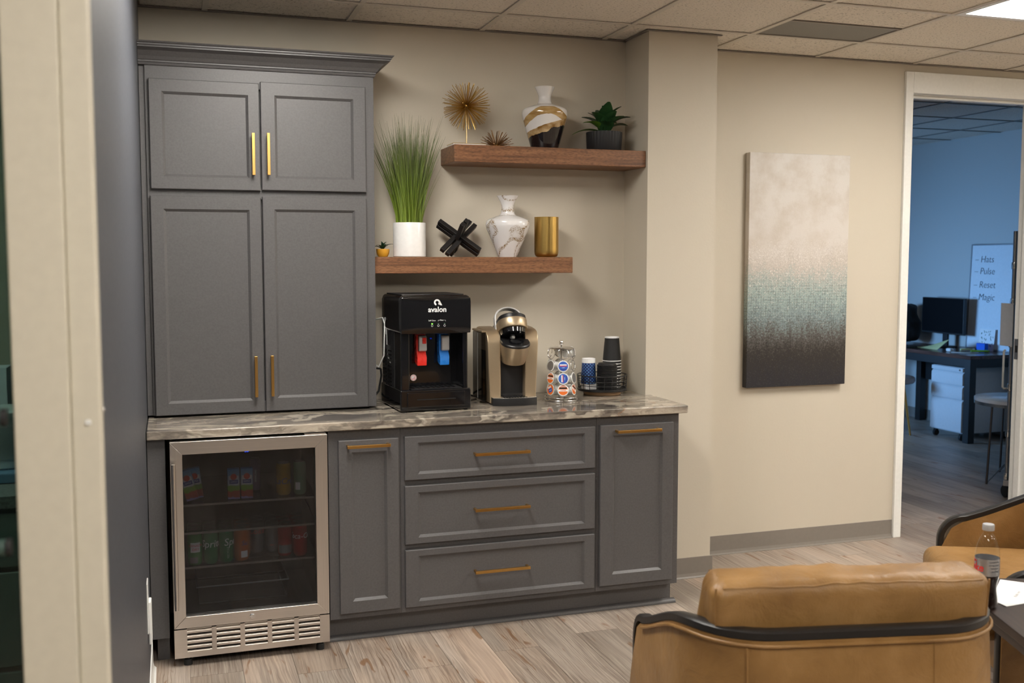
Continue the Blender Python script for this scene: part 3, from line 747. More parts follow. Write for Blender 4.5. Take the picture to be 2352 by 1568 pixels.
m.v = [tuple(Vector(p) - L) for p in m.v]; lk = m.build('lock', 'chrome', door, smooth=40)
m = MB().box(FX1 - .085, FX1 - .004, -.645, -.60, .862, .867); m.v = [tuple(Vector(p) - L) for p in m.v]; m.build('hinge', 'steel', door)
# grille: punched plate with folded louvres
gz0, gz1 = .036, .146
cols = [(-.840, -.750), (-.733, -.645), (-.628, -.543), (-.526, -.441), (-.424, -.342)]
rows = [gz0 + .022 + .0195 * i for i in range(5)]
pl = MB()
xe = [FX0] + [q for c in cols for q in c] + [FX1]
for i in range(0, len(xe), 2): pl.box(xe[i], xe[i + 1], -.651, -.647, gz0, gz1)
for c in cols:
    ze = [gz0] + [q for r_ in rows for q in (r_, r_ + .0125)] + [gz1]
    for i in range(0, len(ze), 2): pl.box(c[0], c[1], -.651, -.647, ze[i], ze[i + 1])
gr = pl.build('grille', 'steel', f, world=True)
for c in cols:
    for r_ in rows:
        m = MB().add([(c[0], -.649, r_ - .0005), (c[1], -.649, r_ - .0005), (c[1], -.634, r_ + .0105), (c[0], -.634, r_ + .0105),
                      (c[0], -.649, r_ + .0008), (c[1], -.649, r_ + .0008), (c[1], -.635, r_ + .0115), (c[0], -.635, r_ + .0115)],
                     [(0, 3, 2, 1), (4, 5, 6, 7), (0, 1, 5, 4), (1, 2, 6, 5), (2, 3, 7, 6), (3, 0, 4, 7)])
        m.v = [tuple(Vector(p) - L) for p in m.v]; m.build('slat', 'steel', gr)
MB().box(FX0 + .01, FX1 - .01, -.625, -.60, gz0, gz1).build('grille_back', 'rubber', f, world=True)
for x in (-.838, -.338):
    for y in (-.62, -.10):
        MB().lathe([(.016, 0), (.016, .018), (.013, .022), (.006, .022), (.006, .035)], 18, (x, y, 0)).build('foot', 'rubber', f, smooth=40, world=True)
# inside: shelves with metal lips, basket, display, sticker
shz = [.608, .366]
for z in shz + [.500]:
    s = MB().box(FX0 + .034, FX1 - .034, -.585, -.065, z - .006, z - .001).build('shelf', 'shelf_glass', f, world=True)
    m = MB().box(FX0 + .034, FX1 - .034, -.590, -.585, z - .007, z + .0005); m.v = [tuple(Vector(p) - L) for p in m.v]; m.build('shelf_lip', 'steel', s)
for yy in (-.55,):
    pts = [(-.80, yy, .27), (-.80, yy, .225), (-.45, yy, .225), (-.45, yy, .27)]
    MB().tube([(-.80, -.55, .272), (-.45, -.55, .272), (-.45, -.2, .272), (-.80, -.2, .272)], .003, 6, True).tube([(-.79, -.54, .205), (-.46, -.54, .205), (-.46, -.21, .205), (-.79, -.21, .205)], .0025, 6, True).build('basket_rim', 'foil', f, world=True)
    bk = MB()
    bk.box(-.795, -.455, -.546, -.542, .2, .27).box(-.795, -.791, -.546, -.2, .2, .27).box(-.459, -.455, -.546, -.2, .2, .27).box(-.795, -.455, -.204, -.2, .2, .27).box(-.795, -.455, -.546, -.2, .198, .2)
    bk.build('drawer', 'shelf_glass', f, world=True)
text('38', .016, T((-.606, -.616, .8085)), bold=.0004).build('display', 'led_blue', f, world=True)
box(-.70, -.665, -.598, -.597, .803, .818).build('sticker', 'yellow_label', f, world=True)

# drinks
def can_proto(name, mat, r=.0282, h=.122):
    e = bpy.data.objects.new(name, None); COL.objects.link(e); e.empty_display_size = .02
    MB().lathe([(r * .78, 0), (r * .86, .003), (r, .012), (r, h - .014), (r * .93, h - .006), (r * .83, h - .002)], 24, cap1=False).build('body', mat, e, smooth=35)
    MB().lathe([(r * .83, h - .002), (r * .85, h), (r * .78, h + .0005), (r * .76, h - .004), (.001, h - .004)], 24, cap0=False).build('lid', 'can_silver', e, smooth=35)
    return e
def can(name, mat, loc, label, words=(), rz=0, r=.0282, h=.122, group='drink cans in the fridge', bands=()):
    e = can_proto(name, mat, r, h); e.location = loc; e.rotation_euler = (0, 0, rz); tag(e, label, 'can', group)
    for s, size, z, a, m, rot in words:
        M = RZ(a) @ T((0, 0, z))
        b = text(s, size, (RY(0)), cyl=r + .0004, ext=.0002, shear=.15) if not rot else text(s, size, cyl=r + .0004, ext=.0002)
        if rot:      # vertical lettering
            b2 = text(s, size, Matrix.Rotation(R(-90), 4, 'Y'), ext=.0002); vs = []
            for x, y, zz in b2.v:
                an = x / r; vs.append(((r + .0004) * math.sin(an), -(r + .0004) * math.cos(an), zz))
            b = MB(); b.v = vs; b.f = b2.f
        b.v = [tuple(M @ Vector(p)) for p in b.v]
        b.build('lettering', m, e)
    for z0, z1, a0, a1, m in bands:
        n = 8; b = MB(); vs = []; fs = []
        for i in range(n + 1):
            a = R(a0 + (a1 - a0) * i / n)
            vs += [((r + .0003) * math.sin(a), -(r + .0003) * math.cos(a), z0), ((r + .0003) * math.sin(a), -(r + .0003) * math.cos(a), z1)]
        for i in range(n): fs.append((2 * i, 2 * i + 2, 2 * i + 3, 2 * i + 1))
        b.add(vs, fs).build('print_patch', m, e)
    return e
ZS = .3675
can('soda_can', 'can_ginger', (-.803, -.555, ZS), 'green ginger ale can with red lettering, leftmost in the front row', [('CANADA', .013, .078, 4, 'print_red', 0), ('DRY', .014, .063, 4, 'print_red', 0)], bands=[(.052, .090, -35, 42, 'print_white'), (.010, .034, -40, 20, 'can_silver')])
can('soda_can', 'can_green', (-.744, -.552, ZS), 'green lemon-lime soda can showing the middle of its white name', [('Sprite', .040, .078, 6, 'print_white', 0)])
can('soda_can', 'can_green', (-.686, -.550, ZS), 'green lemon-lime soda can turned to show only the start of its name', [('Sprite', .040, .080, 75, 'print_white', 0), ('RECYCLE', .011, .040, 12, 'print_white', 1)])
can('soda_can', 'can_orange', (-.628, -.545, ZS), 'bright orange soda can beside the green cans', [('Su', .026, .070, 22, 'print_navy', 0)], bands=[(.014, .040, -8, 48, 'print_white')])
can('soda_can', 'can_silver', (-.560, -.450, ZS), 'silver diet cola can with dark red lettering set back on the shelf', [('Coke', .034, .088, -12, 'print_red', 0)])
can('soda_can', 'can_silver', (-.502, -.455, ZS), 'plain silver can set back between the cola cans', [('diet', .010, .03, -10, 'print_red', 0)])
can('soda_can', 'can_red', (-.460, -.530, ZS), 'red can with a silver lower half beside the cola', [], bands=[(.012, .045, -60, 60, 'can_silver')])
can('soda_can', 'can_red', (-.402, -.548, ZS), 'red cola can with white script at the right end', [('Coca-Cola', .030, .080, 0, 'print_white', 0)], bands=[])
rowm = [('can_ginger', -.803, 3), ('can_green', -.744, 3), ('can_green', -.686, 3), ('can_orange', -.620, 3), ('can_silver', -.560, 2), ('can_silver', -.502, 2), ('can_red', -.455, 3), ('can_red', -.400, 3)]
names = {'can_ginger': 'green ginger ale can', 'can_green': 'green lemon-lime soda can', 'can_orange': 'orange soda can', 'can_silver': 'silver diet cola can', 'can_red': 'red cola can'}
protos = {}
ORD = ['first', 'second', 'third', 'fourth', 'fifth', 'sixth', 'seventh', 'eighth']
for ci, (m, x, n) in enumerate(rowm):
    for i in range(1, n + 1):
        y = (-.555 if n == 3 else -.452) + .062 * i
        lab = names[m] + ', ' + ['', 'second', 'third', 'fourth'][i] + ' from the glass in the ' + ORD[ci] + ' column of cans'
        if m in protos: dup(protos[m], (x, y, ZS), label=lab, group=names[m] + 's behind the front row')
        else: protos[m] = can('soda_can', m, (x, y, ZS), lab, group=names[m] + 's behind the front row')
ZT = .6095
can('soda_can', 'can_yellow', (-.460, -.52, ZT), 'yellow sparkling water can on the top fridge shelf', [('LaCroix', .034, .056, 22, 'print_navy', 0)], r=.029, h=.128)
can('soda_can', 'can_mint', (-.397, -.53, ZT), 'pale green slim can at the right of the top fridge shelf', [], r=.025, h=.132, bands=[(.02, .05, -50, -5, 'print_white')])
can('soda_can', 'can_violet', (-.560, -.40, ZT), 'slim violet can standing behind the juice boxes', [('SPARKLING', .010, .06, 0, 'print_white', 1)], r=.0215, h=.13)
def juice(loc, label, rot=(0, 0, 0)):
    e = thing('juice_box', label, 'juice box', loc, group='juice boxes in the fridge'); e.rotation_euler = rot
    MB().box(-.0225, .0225, -.016, .016, 0, .118).build('carton', 'juice_print', e, bevel=.001)
    MB().box(-.0185, .0185, -.0166, -.016, .056, .092).build('label_frame', 'print_white', e)
    MB().box(-.0165, .0165, -.0170, -.0166, .060, .076).build('label_panel', 'print_navy', e)
    MB().lathe([(.012, 0), (.012, .0006)], 16, M=T((0, -.0166, .088)) @ RX(90)).build('fruit', 'red_plastic', e)
    text('APPLE', .0085, T((0, -.0172, .068)), ext=.0001).build('lettering', 'print_white', e)
    return e
juice((-.653, -.535, ZT), 'upright juice box with a sky and fruit print, left of the pair')
juice((-.603, -.535, ZT), 'upright juice box with a sky and fruit print, right of the pair')
e = juice((-.806, -.545, ZT + .010), 'juice box leaning at a slant at the left of the top shelf', (0, R(-14), 0))
e = juice((-.787, -.50, ZT + .006), 'juice box leaning behind the slanted one on the top shelf', (0, R(-7), 0))
MB().box(0, .001, 0, .001, 0, .001)

# ================================================================== floating shelves
o = box(.323, 1.2435, -.24, -.0015, 1.966, 2.041).build('floating_shelf', 'walnut', bevel=.003)
tag(o, 'upper walnut floating shelf reaching the pilaster', 'shelf')
o = box(-.0375, .882, -.24, -.0015, 1.478, 1.550).build('floating_shelf', 'walnut', bevel=.003)
tag(o, 'lower walnut floating shelf beside the wall cabinet', 'shelf')
SU, SL = 2.0415, 1.5505
def lathe_obj(name, prof, mat, parent=None, n=40, smooth=35, loc=None):
    return MB().lathe(prof, n).build(name, mat, parent, smooth=smooth, loc=loc)
def smooth_prof(pts, k=6):
    out = []
    P = [pts[0]] + list(pts) + [pts[-1]]
    for i in range(1, len(P) - 2):
        for j in range(k):
            t = j / k; q = []
            for a in range(2):
                p0, p1, p2, p3 = P[i - 1][a], P[i][a], P[i + 1][a], P[i + 2][a]
                q.append(.5 * (2 * p1 + (p2 - p0) * t + (2 * p0 - 5 * p1 + 4 * p2 - p3) * t * t + (3 * p1 - p0 - 3 * p2 + p3) * t ** 3))
            out.append((max(q[0], .0002), q[1]))
    out.append(pts[-1]); return out
def vase(mat, label, loc, rb, rs, rn, rt, H, hs):
    """shouldered vase with a flared neck and real wall thickness"""
    pr = smooth_prof([(rb * .93, 0), (rb, .006), (rb + (rs - rb) * .5, hs * .48), (rs * .97, hs * .86), (rs, hs), (rs * .93, hs + .018), (rs * .62, hs + .032), (rn * 1.25, hs + .042), (rn, hs + .062), (rn * 1.06, H - .035), (rt, H)], 5)
    inner = [(max(r - .003, .002), z) for r, z in pr[::-1] if z > .006]
    e = thing('vase', label, 'vase', loc, R(-19))
    MB().lathe(pr + inner, 56).build('vessel', mat, e, smooth=60)
    return e
vase('vase_swirl', 'white vase with amber swirl and black foot on the upper shelf', (.785, -.125, SU), .063, .105, .029, .046, .284, .166)
vase('vase_crackle', 'white vase with brown crackle lines on the lower shelf', (.606, -.125, SL), .044, .101, .029, .050, .278, .150)
# starburst sculptures
def spikes(n, r, rad, half=False, seed=1, jit=.12):
    rg = random.Random(seed); b = MB()
    for i in range(n):
        z = 1 - 2 * (i + .5) / n; a = i * 2.399963 + rg.uniform(-.2, .2)
        if half: z = (i + .5) / n * .98
        d = Vector((math.sqrt(max(0, 1 - z * z)) * math.cos(a), math.sqrt(max(0, 1 - z * z)) * math.sin(a), z))
        L_ = r * (1 + rg.uniform(-jit, .02))
        b.tube([d * .006, d * L_], rad, 5)
    return b
s = thing('starburst_sculpture', 'large gold starburst ball on a thin rod and base', 'sculpture', (.414, -.115, SU))
box(-.076, .076, -.055, .055, 0, .013).build('base', 'white_ceramic', s, bevel=.002)
box(-.077, .077, -.056, .056, .0105, .0135).build('base_cap', 'gold_pale', s)
MB().tube([(0, 0, .013), (0, 0, .180)], .0035, 10).build('rod', 'gold_pale', s, smooth=40)
spikes(190, .112, .0013, seed=3).build('spikes', 'gold_satin', s, loc=(0, 0, .183)).__setitem__('kind', 'stuff')
MB().rbox((0, 0, .183), (.024, .024, .024), .0119, 6).build('core', 'gold_satin', s, smooth=60)
s = thing('starburst_sculpture', 'small dark bronze starburst cluster lying on the upper shelf', 'sculpture', (.551, -.13, SU))
spikes(74, .080, .0014, True, seed=5, jit=.25).build('spikes', 'copper_dark', s, loc=(0, 0, .006)).__setitem__('kind', 'stuff')
MB().rbox((0, 0, .009), (.026, .026, .018), .0088, 6).build('core', 'brass', s, smooth=60)
# leafy plant in ribbed pot
def leaf(length, width, bend, fold=.25, n=8, droop=0.0):
    b = MB(); vs = []; fs = []
    for i in range(n + 1):
        t = i / n; w_ = width * (math.sin(math.pi * min(1, t * .93 + .04)) ** .75) * (1 - .25 * t)
        y = length * (t - bend * .28 * t * t); z = length * (bend * (t - t * t * .75) * .9 - droop * t * t)
        vs += [(-w_ / 2, y, z + fold * w_ * .5), (0, y, z), (w_ / 2, y, z + fold * w_ * .5)]
    for i in range(n):
        a = 3 * i
        fs += [(a, a + 1, a + 4, a + 3), (a + 1, a + 2, a + 5, a + 4)]
    top = len(vs); vs += [(x, y, z - .0012) for x, y, z in vs]; fs += [tuple(i + top for i in f_[::-1]) for f_ in fs]
    b.add(vs, fs); return b
p = thing('potted_plant', 'broad dark green leaves in a black ribbed pot on the upper shelf', 'plant', (1.083, -.122, SU))
NR = 36; loops = []
for r0, z in ((.074, 0), (.079, .006), (.083, .085), (.083, .091)):
    loops.append([((r0 + (.0016 if j % 2 else -.0016)) * math.cos(math.pi * j / NR), (r0 + (.0016 if j % 2 else -.0016)) * math.sin(math.pi * j / NR), z) for j in range(2 * NR)])
for r0, z in ((.077, .091), (.075, .075)):
    loops.append([(r0 * math.cos(math.pi * j / NR), r0 * math.sin(math.pi * j / NR), z) for j in range(2 * NR)])
MB().rings(loops, True, True).build('pot', 'black_matte', p, smooth=50)
MB().lathe([(.074, .078), (.001, .082)], 24, cap0=False).build('soil', 'soil', p)
lv = [(88, 2, .20, .034), (72, 22, .17, .066), (60, 44, .165, .072), (35, 58, .16, .082), (18, 30, .125, .078), (8, 72, .175, .085), (-12, 52, .15, .080), (-22, 78, .165, .070), (-40, 40, .15, .078), (-62, 60, .175, .062), (-80, 36, .18, .074), (-95, 24, .165, .066), (110, 40, .16, .07), (140, 55, .16, .07), (180, 62, .17, .075), (-140, 50, .16, .07), (-120, 34, .15, .07), (48, 74, .155, .05)]
for i, (az, el, ln, wd) in enumerate(lv):
    o = leaf(ln, wd, .42, fold=.32, droop=.16).build('leaf', 'leaf_dark', p, smooth=60, loc=(0, 0, .082))
    o.rotation_euler = (R(el) * 1.0, 0, R(-az + 180))
    o.rotation_mode = 'XYZ'
    o.location = (.012 * math.sin(R(az)), -.012 * math.cos(R(az)), .080)
# grass in white pot
p = thing('potted_grass', 'tall ornamental grass in a smooth white pot on the lower shelf', 'plant', (.1465, -.125, SL))
lathe_obj('pot', [(.070, 0), (.0725, .003), (.0725, .148), (.0715, .1505), (.0665, .1505), (.0655, .13)], 'white_ceramic', p, 48)
MB().lathe([(.066, .132), (.001, .134)], 24, cap0=False).build('soil', 'soil', p)
b = MB(); rg = random.Random(11)
for i in range(560):
    a = rg.uniform(0, 2 * math.pi); r0 = .058 * math.sqrt(rg.random()); L_ = rg.choice([rg.uniform(.30, .50), rg.uniform(.22, .42)])
    lean = rg.uniform(.0, .40) * (.25 + r0 / .058); a2 = a + rg.uniform(-.5, .5)
    bw = rg.uniform(.0011, .0028); sgn = rg.uniform(0, math.pi); pts = []; n = 7
    for k in range(n + 1):
        t = k / n
        out = r0 + lean * L_ * (t ** 1.5) * .80
        x = r0 * math.cos(a) + (out - r0) * math.cos(a2); y = r0 * math.sin(a) + (out - r0) * math.sin(a2)
        x = max(-.172, min(.165, x)); y = max(-.14, min(.115, y))
        z = .13 + L_ * (t - .10 * lean * t * t)
        pts.append((x, y, z))
    vs = []
    for k, (x, y, z) in enumerate(pts):
        w_ = bw * (1 - (k / n) ** 1.6) + .0003
        vs += [(x - math.cos(sgn) * w_, y - math.sin(sgn) * w_, z), (x + math.cos(sgn) * w_, y + math.sin(sgn) * w_, z)]
    b.add(vs, [(2 * k, 2 * k + 1, 2 * k + 3, 2 * k + 2) for k in range(n)])
o = b.build('grass_blades', 'grass', p); o['kind'] = 'stuff'
# small succulent
p = thing('succulent', 'tiny green succulent in a mustard yellow pot at the cabinet end of the shelf', 'plant', (.0275, -.12, SL))
lathe_obj('pot', smooth_prof([(.017, 0), (.021, .002), (.028, .016), (.0295, .033), (.028, .034), (.026, .030)], 4), 'yellow_ceramic', p, 32, 60)
MB().lathe([(.0265, .029), (.001, .031)], 20, cap0=False).build('soil', 'soil', p)
for i in range(11):
    o = leaf(.066 if i < 7 else .046, .014, .5, droop=.25).build('leaf', 'leaf_small', p, smooth=60, loc=(0, 0, .03))
    o.rotation_euler = (R(20 + 45 * (i >= 7) + 8 * (i % 3)), 0, i * 2.4)
# black six-bar sculpture
s = thing('bar_sculpture', 'black wooden sculpture of six interlocked bars on the lower shelf', 'sculpture', (.373, -.125, SL))
bt = .0205; hl = .115; g_ = .0142
ax = [(Vector((1, 0, 0)), Vector((0, 1, 0))), (Vector((0, 1, 0)), Vector((0, 0, 1))), (Vector((0, 0, 1)), Vector((1, 0, 0)))]
M1 = Vector((1, 1, 1)).rotation_difference(Vector((0, 0, 1))).to_matrix().to_4x4()
vx = M1 @ Vector((1, 0, 0))
M1 = RZ(152 - math.degrees(math.atan2(vx.y, vx.x))) @ M1
zmin = 9; bars = []
for d_, o_ in ax:
    for sg in (-1, 1):
        c = o_ * sg * g_
        third = d_.cross(o_)
        sx = [abs(d_[i]) * hl + abs(o_[i]) * (bt / 2) * .98 + abs(third[i]) * (bt / 2) * .98 for i in range(3)]
        b = MB().box(c[0] - sx[0], c[0] + sx[0], c[1] - sx[1], c[1] + sx[1], c[2] - sx[2], c[2] + sx[2], M1)
        zmin = min(zmin, min(p_[2] for p_ in b.v)); bars.append(b)
for b in bars:
    b.v = [(x, y, z - zmin) for x, y, z in b.v]
    b.build('bar', 'black_wood', s, bevel=.001)
# gold tumbler
e = thing('tumbler', 'brushed gold tumbler at the right end of the lower shelf', 'cup', (.795, -.125, SL))
lathe_obj('vessel', smooth_prof([(.040, 0), (.049, .004), (.0555, .018), (.056, .05), (.056, .12), (.056, .184)], 5) + [(.0535, .184), (.0535, .03), (.03, .012)], 'gold_satin', e, 56, 50)

# ================================================================== canvas painting
o = MB().box(-.301, .301, -.019, .019, -.604, .604).build('canvas_painting', 'painting', bevel=.003, loc=(2.247, .030, 1.480))
tag(o, 'tall abstract canvas fading from cream through aqua to black', 'painting')

# ================================================================== water dispenser
ZC = .904
wd = thing('water_dispenser', 'glossy black countertop water dispenser with red and blue taps', 'dispenser', (.026, -.470, ZC), R(2.2))
W, Dp, H = .308, .350, .486
MB().box(.006, W - .006, .125, Dp, .004, H - .012).build('body', 'black_satin', wd, bevel=.012, seg=3)
sd = MB().box(.008, .046, .018, .127, .08, .335).build('side_cheek', 'black_gloss', wd, bevel=.006)
MB().box(W - .030, W - .008, .018, .127, .08, .335).build('side_cheek', 'black_gloss', wd, bevel=.006)
MB().box(.046, W - .030, .112, .126, .085, .34).build('recess_back', 'black_gloss', wd)
hd = MB().box(.0, W, -.004, Dp - .03, .327, H).build('head', 'black_gloss', wd, bevel=.018, seg=4)
fp = MB().rbox((W / 2, -.004, .402), (W - .004, .02, .152), .009, 6).build('front_panel', 'black_gloss', wd, smooth=40)
MB().box(.018, .29, .04, Dp - .05, H, H + .004).build('top_lid', 'black_satin', wd, bevel=.002)
bs = MB().box(0, W, 0, Dp - .004, .004, .092).build('base', 'black_gloss', wd, bevel=.006, seg=3)
tr = MB().box(.028, W - .028, -.006, .0, .020, .082).build('drip_drawer', 'black_gloss', wd, bevel=.004)
MB().box(.07, W - .07, -.008, -.005, .050, .054).build('drawer_groove', 'black_satin', tr)
dg_ = MB().box(.05, W - .035, .012, .108, .092, .096).build('drip_grille', 'black_satin', wd, bevel=.002)
for i in range(9):
    MB().box(.058 + i * .022, .068 + i * .022, .02, .10, .0962, .0985).build('grille_bar', 'black_gloss', dg_)
for x, y in ((.02, .02), (W - .02, .02), (.02, Dp - .03), (W - .02, Dp - .03)):
    MB().lathe([(.01, 0), (.01, .005)], 12, (x, y, 0)).build('foot', 'rubber', wd)
def tap(x, mat, lock):
    b = MB().prism([(.082, .318), (.112, .318), (.112, .20), (.090, .19), (.066, .186), (.064, .222), (.076, .240), (.082, .26)], x - .021, x + .021, 'yz')
    t_ = b.build('tap', mat, wd, bevel=.003)
    MB().prism([(.064, .312), (.082, .316), (.082, .25), (.070, .246), (.062, .252)], x - .014, x + .021, 'yz').build('lever', 'silver_plastic', t_, bevel=.004)
    if lock: MB().box(x + .001, x + .018, .060, .068, .280, .306).build('safety_button', 'red_plastic', t_, bevel=.002)
tap(.112, 'red_plastic', True); tap(.212, 'blue_plastic', False)
text('avalon', .031, T((W / 2 + .003, -.0145, .427)), bold=.0006).build('lettering', 'print_white', wd)
# ring emblem with a tail
vs = []
b = MB(); n = 28; loops = []
for i in range(n + 1):
    a = R(-50 + 300 * i / n); loops.append([(math.cos(a) * rr * 1.0, yy, math.sin(a) * rr) for rr, yy in ((.0135, -.0145), (.0068, -.0145), (.0068, -.0139), (.0135, -.0139))])
b.rings(loops, M=T((W / 2 + .002, 0, .457)))
b.prism([(.162, .461), (.168, .464), (.178, .445), (.170, .445)], -.0145, -.0139, 'xz')
b.build('emblem', 'print_white', wd)
text('Self Clean', .0078, T((.134, -.0145, .382)), ext=.0001).build('lettering', 'print_white', wd)
text('Filter', .0078, T((.176, -.0145, .383)), ext=.0001).build('lettering', 'print_white', wd)
MB().box(.160, .1665, -.0144, -.014, .3825, .3832).box(.160, .1607, -.0144, -.014, .378, .383).box(.186, .1925, -.0144, -.014, .3825, .3832).box(.1918, .1925, -.0144, -.014, .378, .383).build('bracket_mark', 'print_white', wd)
for x, m in ((.134, 'led_green'), (.161, 'led_dim'), (.188, 'led_dim')):
    MB().box(x - .003, x + .003, -.0146, -.014, .367, .3705).build('indicator', m, wd)
    MB().tube([(x + .004 * math.cos(a * .785), -.0143, .3605 + .004 * math.sin(a * .785)) for a in range(8)], .0007, 5, True).build('icon', 'print_white', wd)
box(.160, .165, .1, .111, .296, .301).build('indicator', 'led_faint', wd)
st = MB().lathe([(.0135, 0), (.0135, .0008)], 24, M=T((.086, .112, .132)) @ RX(90)).build('sticker', 'print_white', wd)
MB().tube([(.086 + .011 * math.cos(a * .524), .1108, .132 + .011 * math.sin(a * .524)) for a in range(12)], .0008, 5, True).box(.080, .092, .1105, .1112, .126, .128).box(.088, .090, .1105, .1112, .130, .137).build('sticker_print', 'print_red', st)
MB().box(.0045, .006, .14, .185, .345, .395).build('warning_label', 'yellow_label', wd)
for i in range(11):
    MB().box(.004, .0065, .175, .235, .075 + .0165 * i, .081 + .0165 * i).build('vent_louvre', 'black_gloss', wd)
    MB().box(.004, .0065, .265, .325, .075 + .0165 * i, .081 + .0165 * i).build('vent_louvre', 'black_gloss', wd)
MB().box(.0035, .0065, .20, .255, .265, .335).build('socket_recess', 'black_gloss', wd, bevel=.002)
MB().box(.0025, .0045, .26, .30, .31, .37).build('rating_plate', 'foil', wd)
# cords beside it
o = MB().tube([(-.034, -.06, 1.27), (-.012, -.13, 1.275), (.010, -.19, 1.285), (.016, -.20, 1.26), (.012, -.20, 1.12), (-.01, -.19, 1.07), (-.034, -.12, 1.09)], .003, 8).build('water_tube', 'cord_white', smooth=60)
tag(o, 'thin white water tube between the wall cabinet and the dispenser', 'tube')
o = MB().tube([(-.034, -.05, 1.045), (-.005, -.06, 1.052), (.02, -.08, 1.05)] , .0045, 8).tube([(.02, -.07, .99), (.01, -.08, .95), (-.012, -.09, .925), (-.035, -.08, .915)], .0045, 8).tube([(.02, -.08, 1.05), (.024, -.075, 1.02), (.02, -.07, .99)], .0045, 8).build('power_cord', 'rubber', smooth=60)
tag(o, 'black power cord looping left of the water dispenser', 'cord')
o = MB().tube([(.337, -.13, .965), (.36, -.12, .955), (.40, -.10, .935), (.435, -.10, .915), (.46, -.11, .909)], .0045, 8).build('power_cord', 'rubber', smooth=60)
tag(o, 'black power cord sloping between the dispenser and the coffee maker', 'cord')

# ================================================================== pod coffee maker
cm = thing('coffee_maker', 'champagne gold pod coffee maker with its lid open', 'coffee maker', (.553, -.36, ZC), R(-3))
def side_panel(x0, x1, tx0, tx1):
    # profile in yz, slightly wider at the top; rounded front shoulder
    pr = [(0, .006), (.012, .006), (.20, .006), (.205, .03), (.21, .30), (.20, .330), (.16, .336), (.10, .334), (.045, .328), (.018, .318), (.003, .300), (-.002, .27)]
    l0 = []; l1 = []
    for y, z in pr:
        k = z / .33
        l0.append((x0 + (tx0 - x0) * k, y, z)); l1.append((x1 + (tx1 - x1) * k, y, z))
    return MB().rings([l0, l1])
side_panel(-.104, -.053, -.118, -.055).build('side_panel', 'champagne', cm, bevel=.006, seg=3)
side_panel(.054, .106, .056, .118).build('side_panel', 'champagne', cm, bevel=.006, seg=3)
MB().box(-.055, .056, .035, .205, .01, .315).build('body', 'black_satin', cm)
MB().prism([(.036, .03), (.036, .045), (.026, .034), (.0, .032), (.0, .012), (.036, .012)], -.054, .055, 'yz').build('foot_fillet', 'black_satin', cm)
# drip tray with a bowed front
def bow(h, s=1.0):
    pts = [(-.098 * s, .012)]
    for i in range(13):
        t_ = -1 + 2 * i / 12
        pts.append((.1 * s * t_, -.058 * s * (1 - .38 * abs(t_) ** 3)))
    pts.append((.098 * s, .012))
    return [(x, y, h) for x, y in pts]
tb = MB().rings([bow(0), bow(.030), bow(.033, .99)]).build('drip_tray', 'black_satin', cm, smooth=30)
MB().rings([bow(.0325, .985), bow(.0345, .98)]).build('tray_rim', 'steel', cm)
for i in range(9):
    MB().box(-.05 + i * .0125 - .004, -.05 + i * .0125 + .004, -.045, .02, .0345, .0365).build('tray_bar', 'black_gloss', tb)
# brew head: snout with pod well, tilted down
def snout(w, y0, y1, n=14):
    pts = [(-w, y1)]
    for i in range(n + 1):
        a = math.pi + math.pi * i / n
        pts.append((w * math.cos(a), y0 + (w * .95) * math.sin(a)))
    pts.append((w, y1)); return pts
Mh = T((.006, -.004, .272)) @ RX(17)
low = [[(x * k, y * q + (1 - q) * .04, z) for x, y in snout(.064, -.018, .04)] for k, q, z in ((.80, .80, -.088), (.92, .93, -.050), (1.0, 1.0, .0))]
bh = MB().rings(low, M=Mh).build('brew_head', 'champagne', cm, smooth=35)
MB().rings([[(x * k, y * k, z) for x, y in snout(.0645, -.018, .04)] for k, z in ((1.0, .0), (1.0, .008), (.96, .012), (.8, .012))], M=Mh).build('head_deck', 'black_satin', bh, smooth=35)
MB().lathe([(.033, .0125), (.033, .018), (.026, .018), (.024, .0), (.001, -.004)], 28, M=Mh @ T((0, -.028, 0)), cap0=False).build('pod_well', 'black_gloss', bh, smooth=40)
# raised lid
Ml = T((.0, .075, .325)) @ RX(-24)
ld = MB().rings([[(x * k, y * k - .02, z) for x, y in snout(.064, -.055, .055)] for k, z in ((.98, -.030), (1.0, -.026), (1.0, .008), (.985, .012))], M=Ml).build('lid', 'champagne', cm, smooth=35)
MB().rings([[(x * k, y * k - .02, z) for x, y in snout(.062, -.055, .055)] for k, z in ((1.0, .012), (.98, .028), (.9, .034))], M=Ml).build('lid_top', 'black_satin', ld, smooth=35)
MB().rings([[(x * k, y * k - .02, z) for x, y in snout(.056, -.050, .05)] for k, z in ((1.0, -.032), (.96, -.050), (.5, -.055))], M=Ml).build('lid_underside', 'black_gloss', ld, smooth=35)
MB().lathe([(.012, -.054), (.010, -.066), (.003, -.072)], 16, M=Ml @ T((0, -.05, 0))).build('needle_guard', 'silver_plastic', ld, smooth=40)
MB().box(-.03, -.012, -.112, -.108, -.046, -.042, Ml).box(.02, .024, -.108, -.1, -.055, -.035, Ml).build('lid_latch', 'silver_plastic', ld)
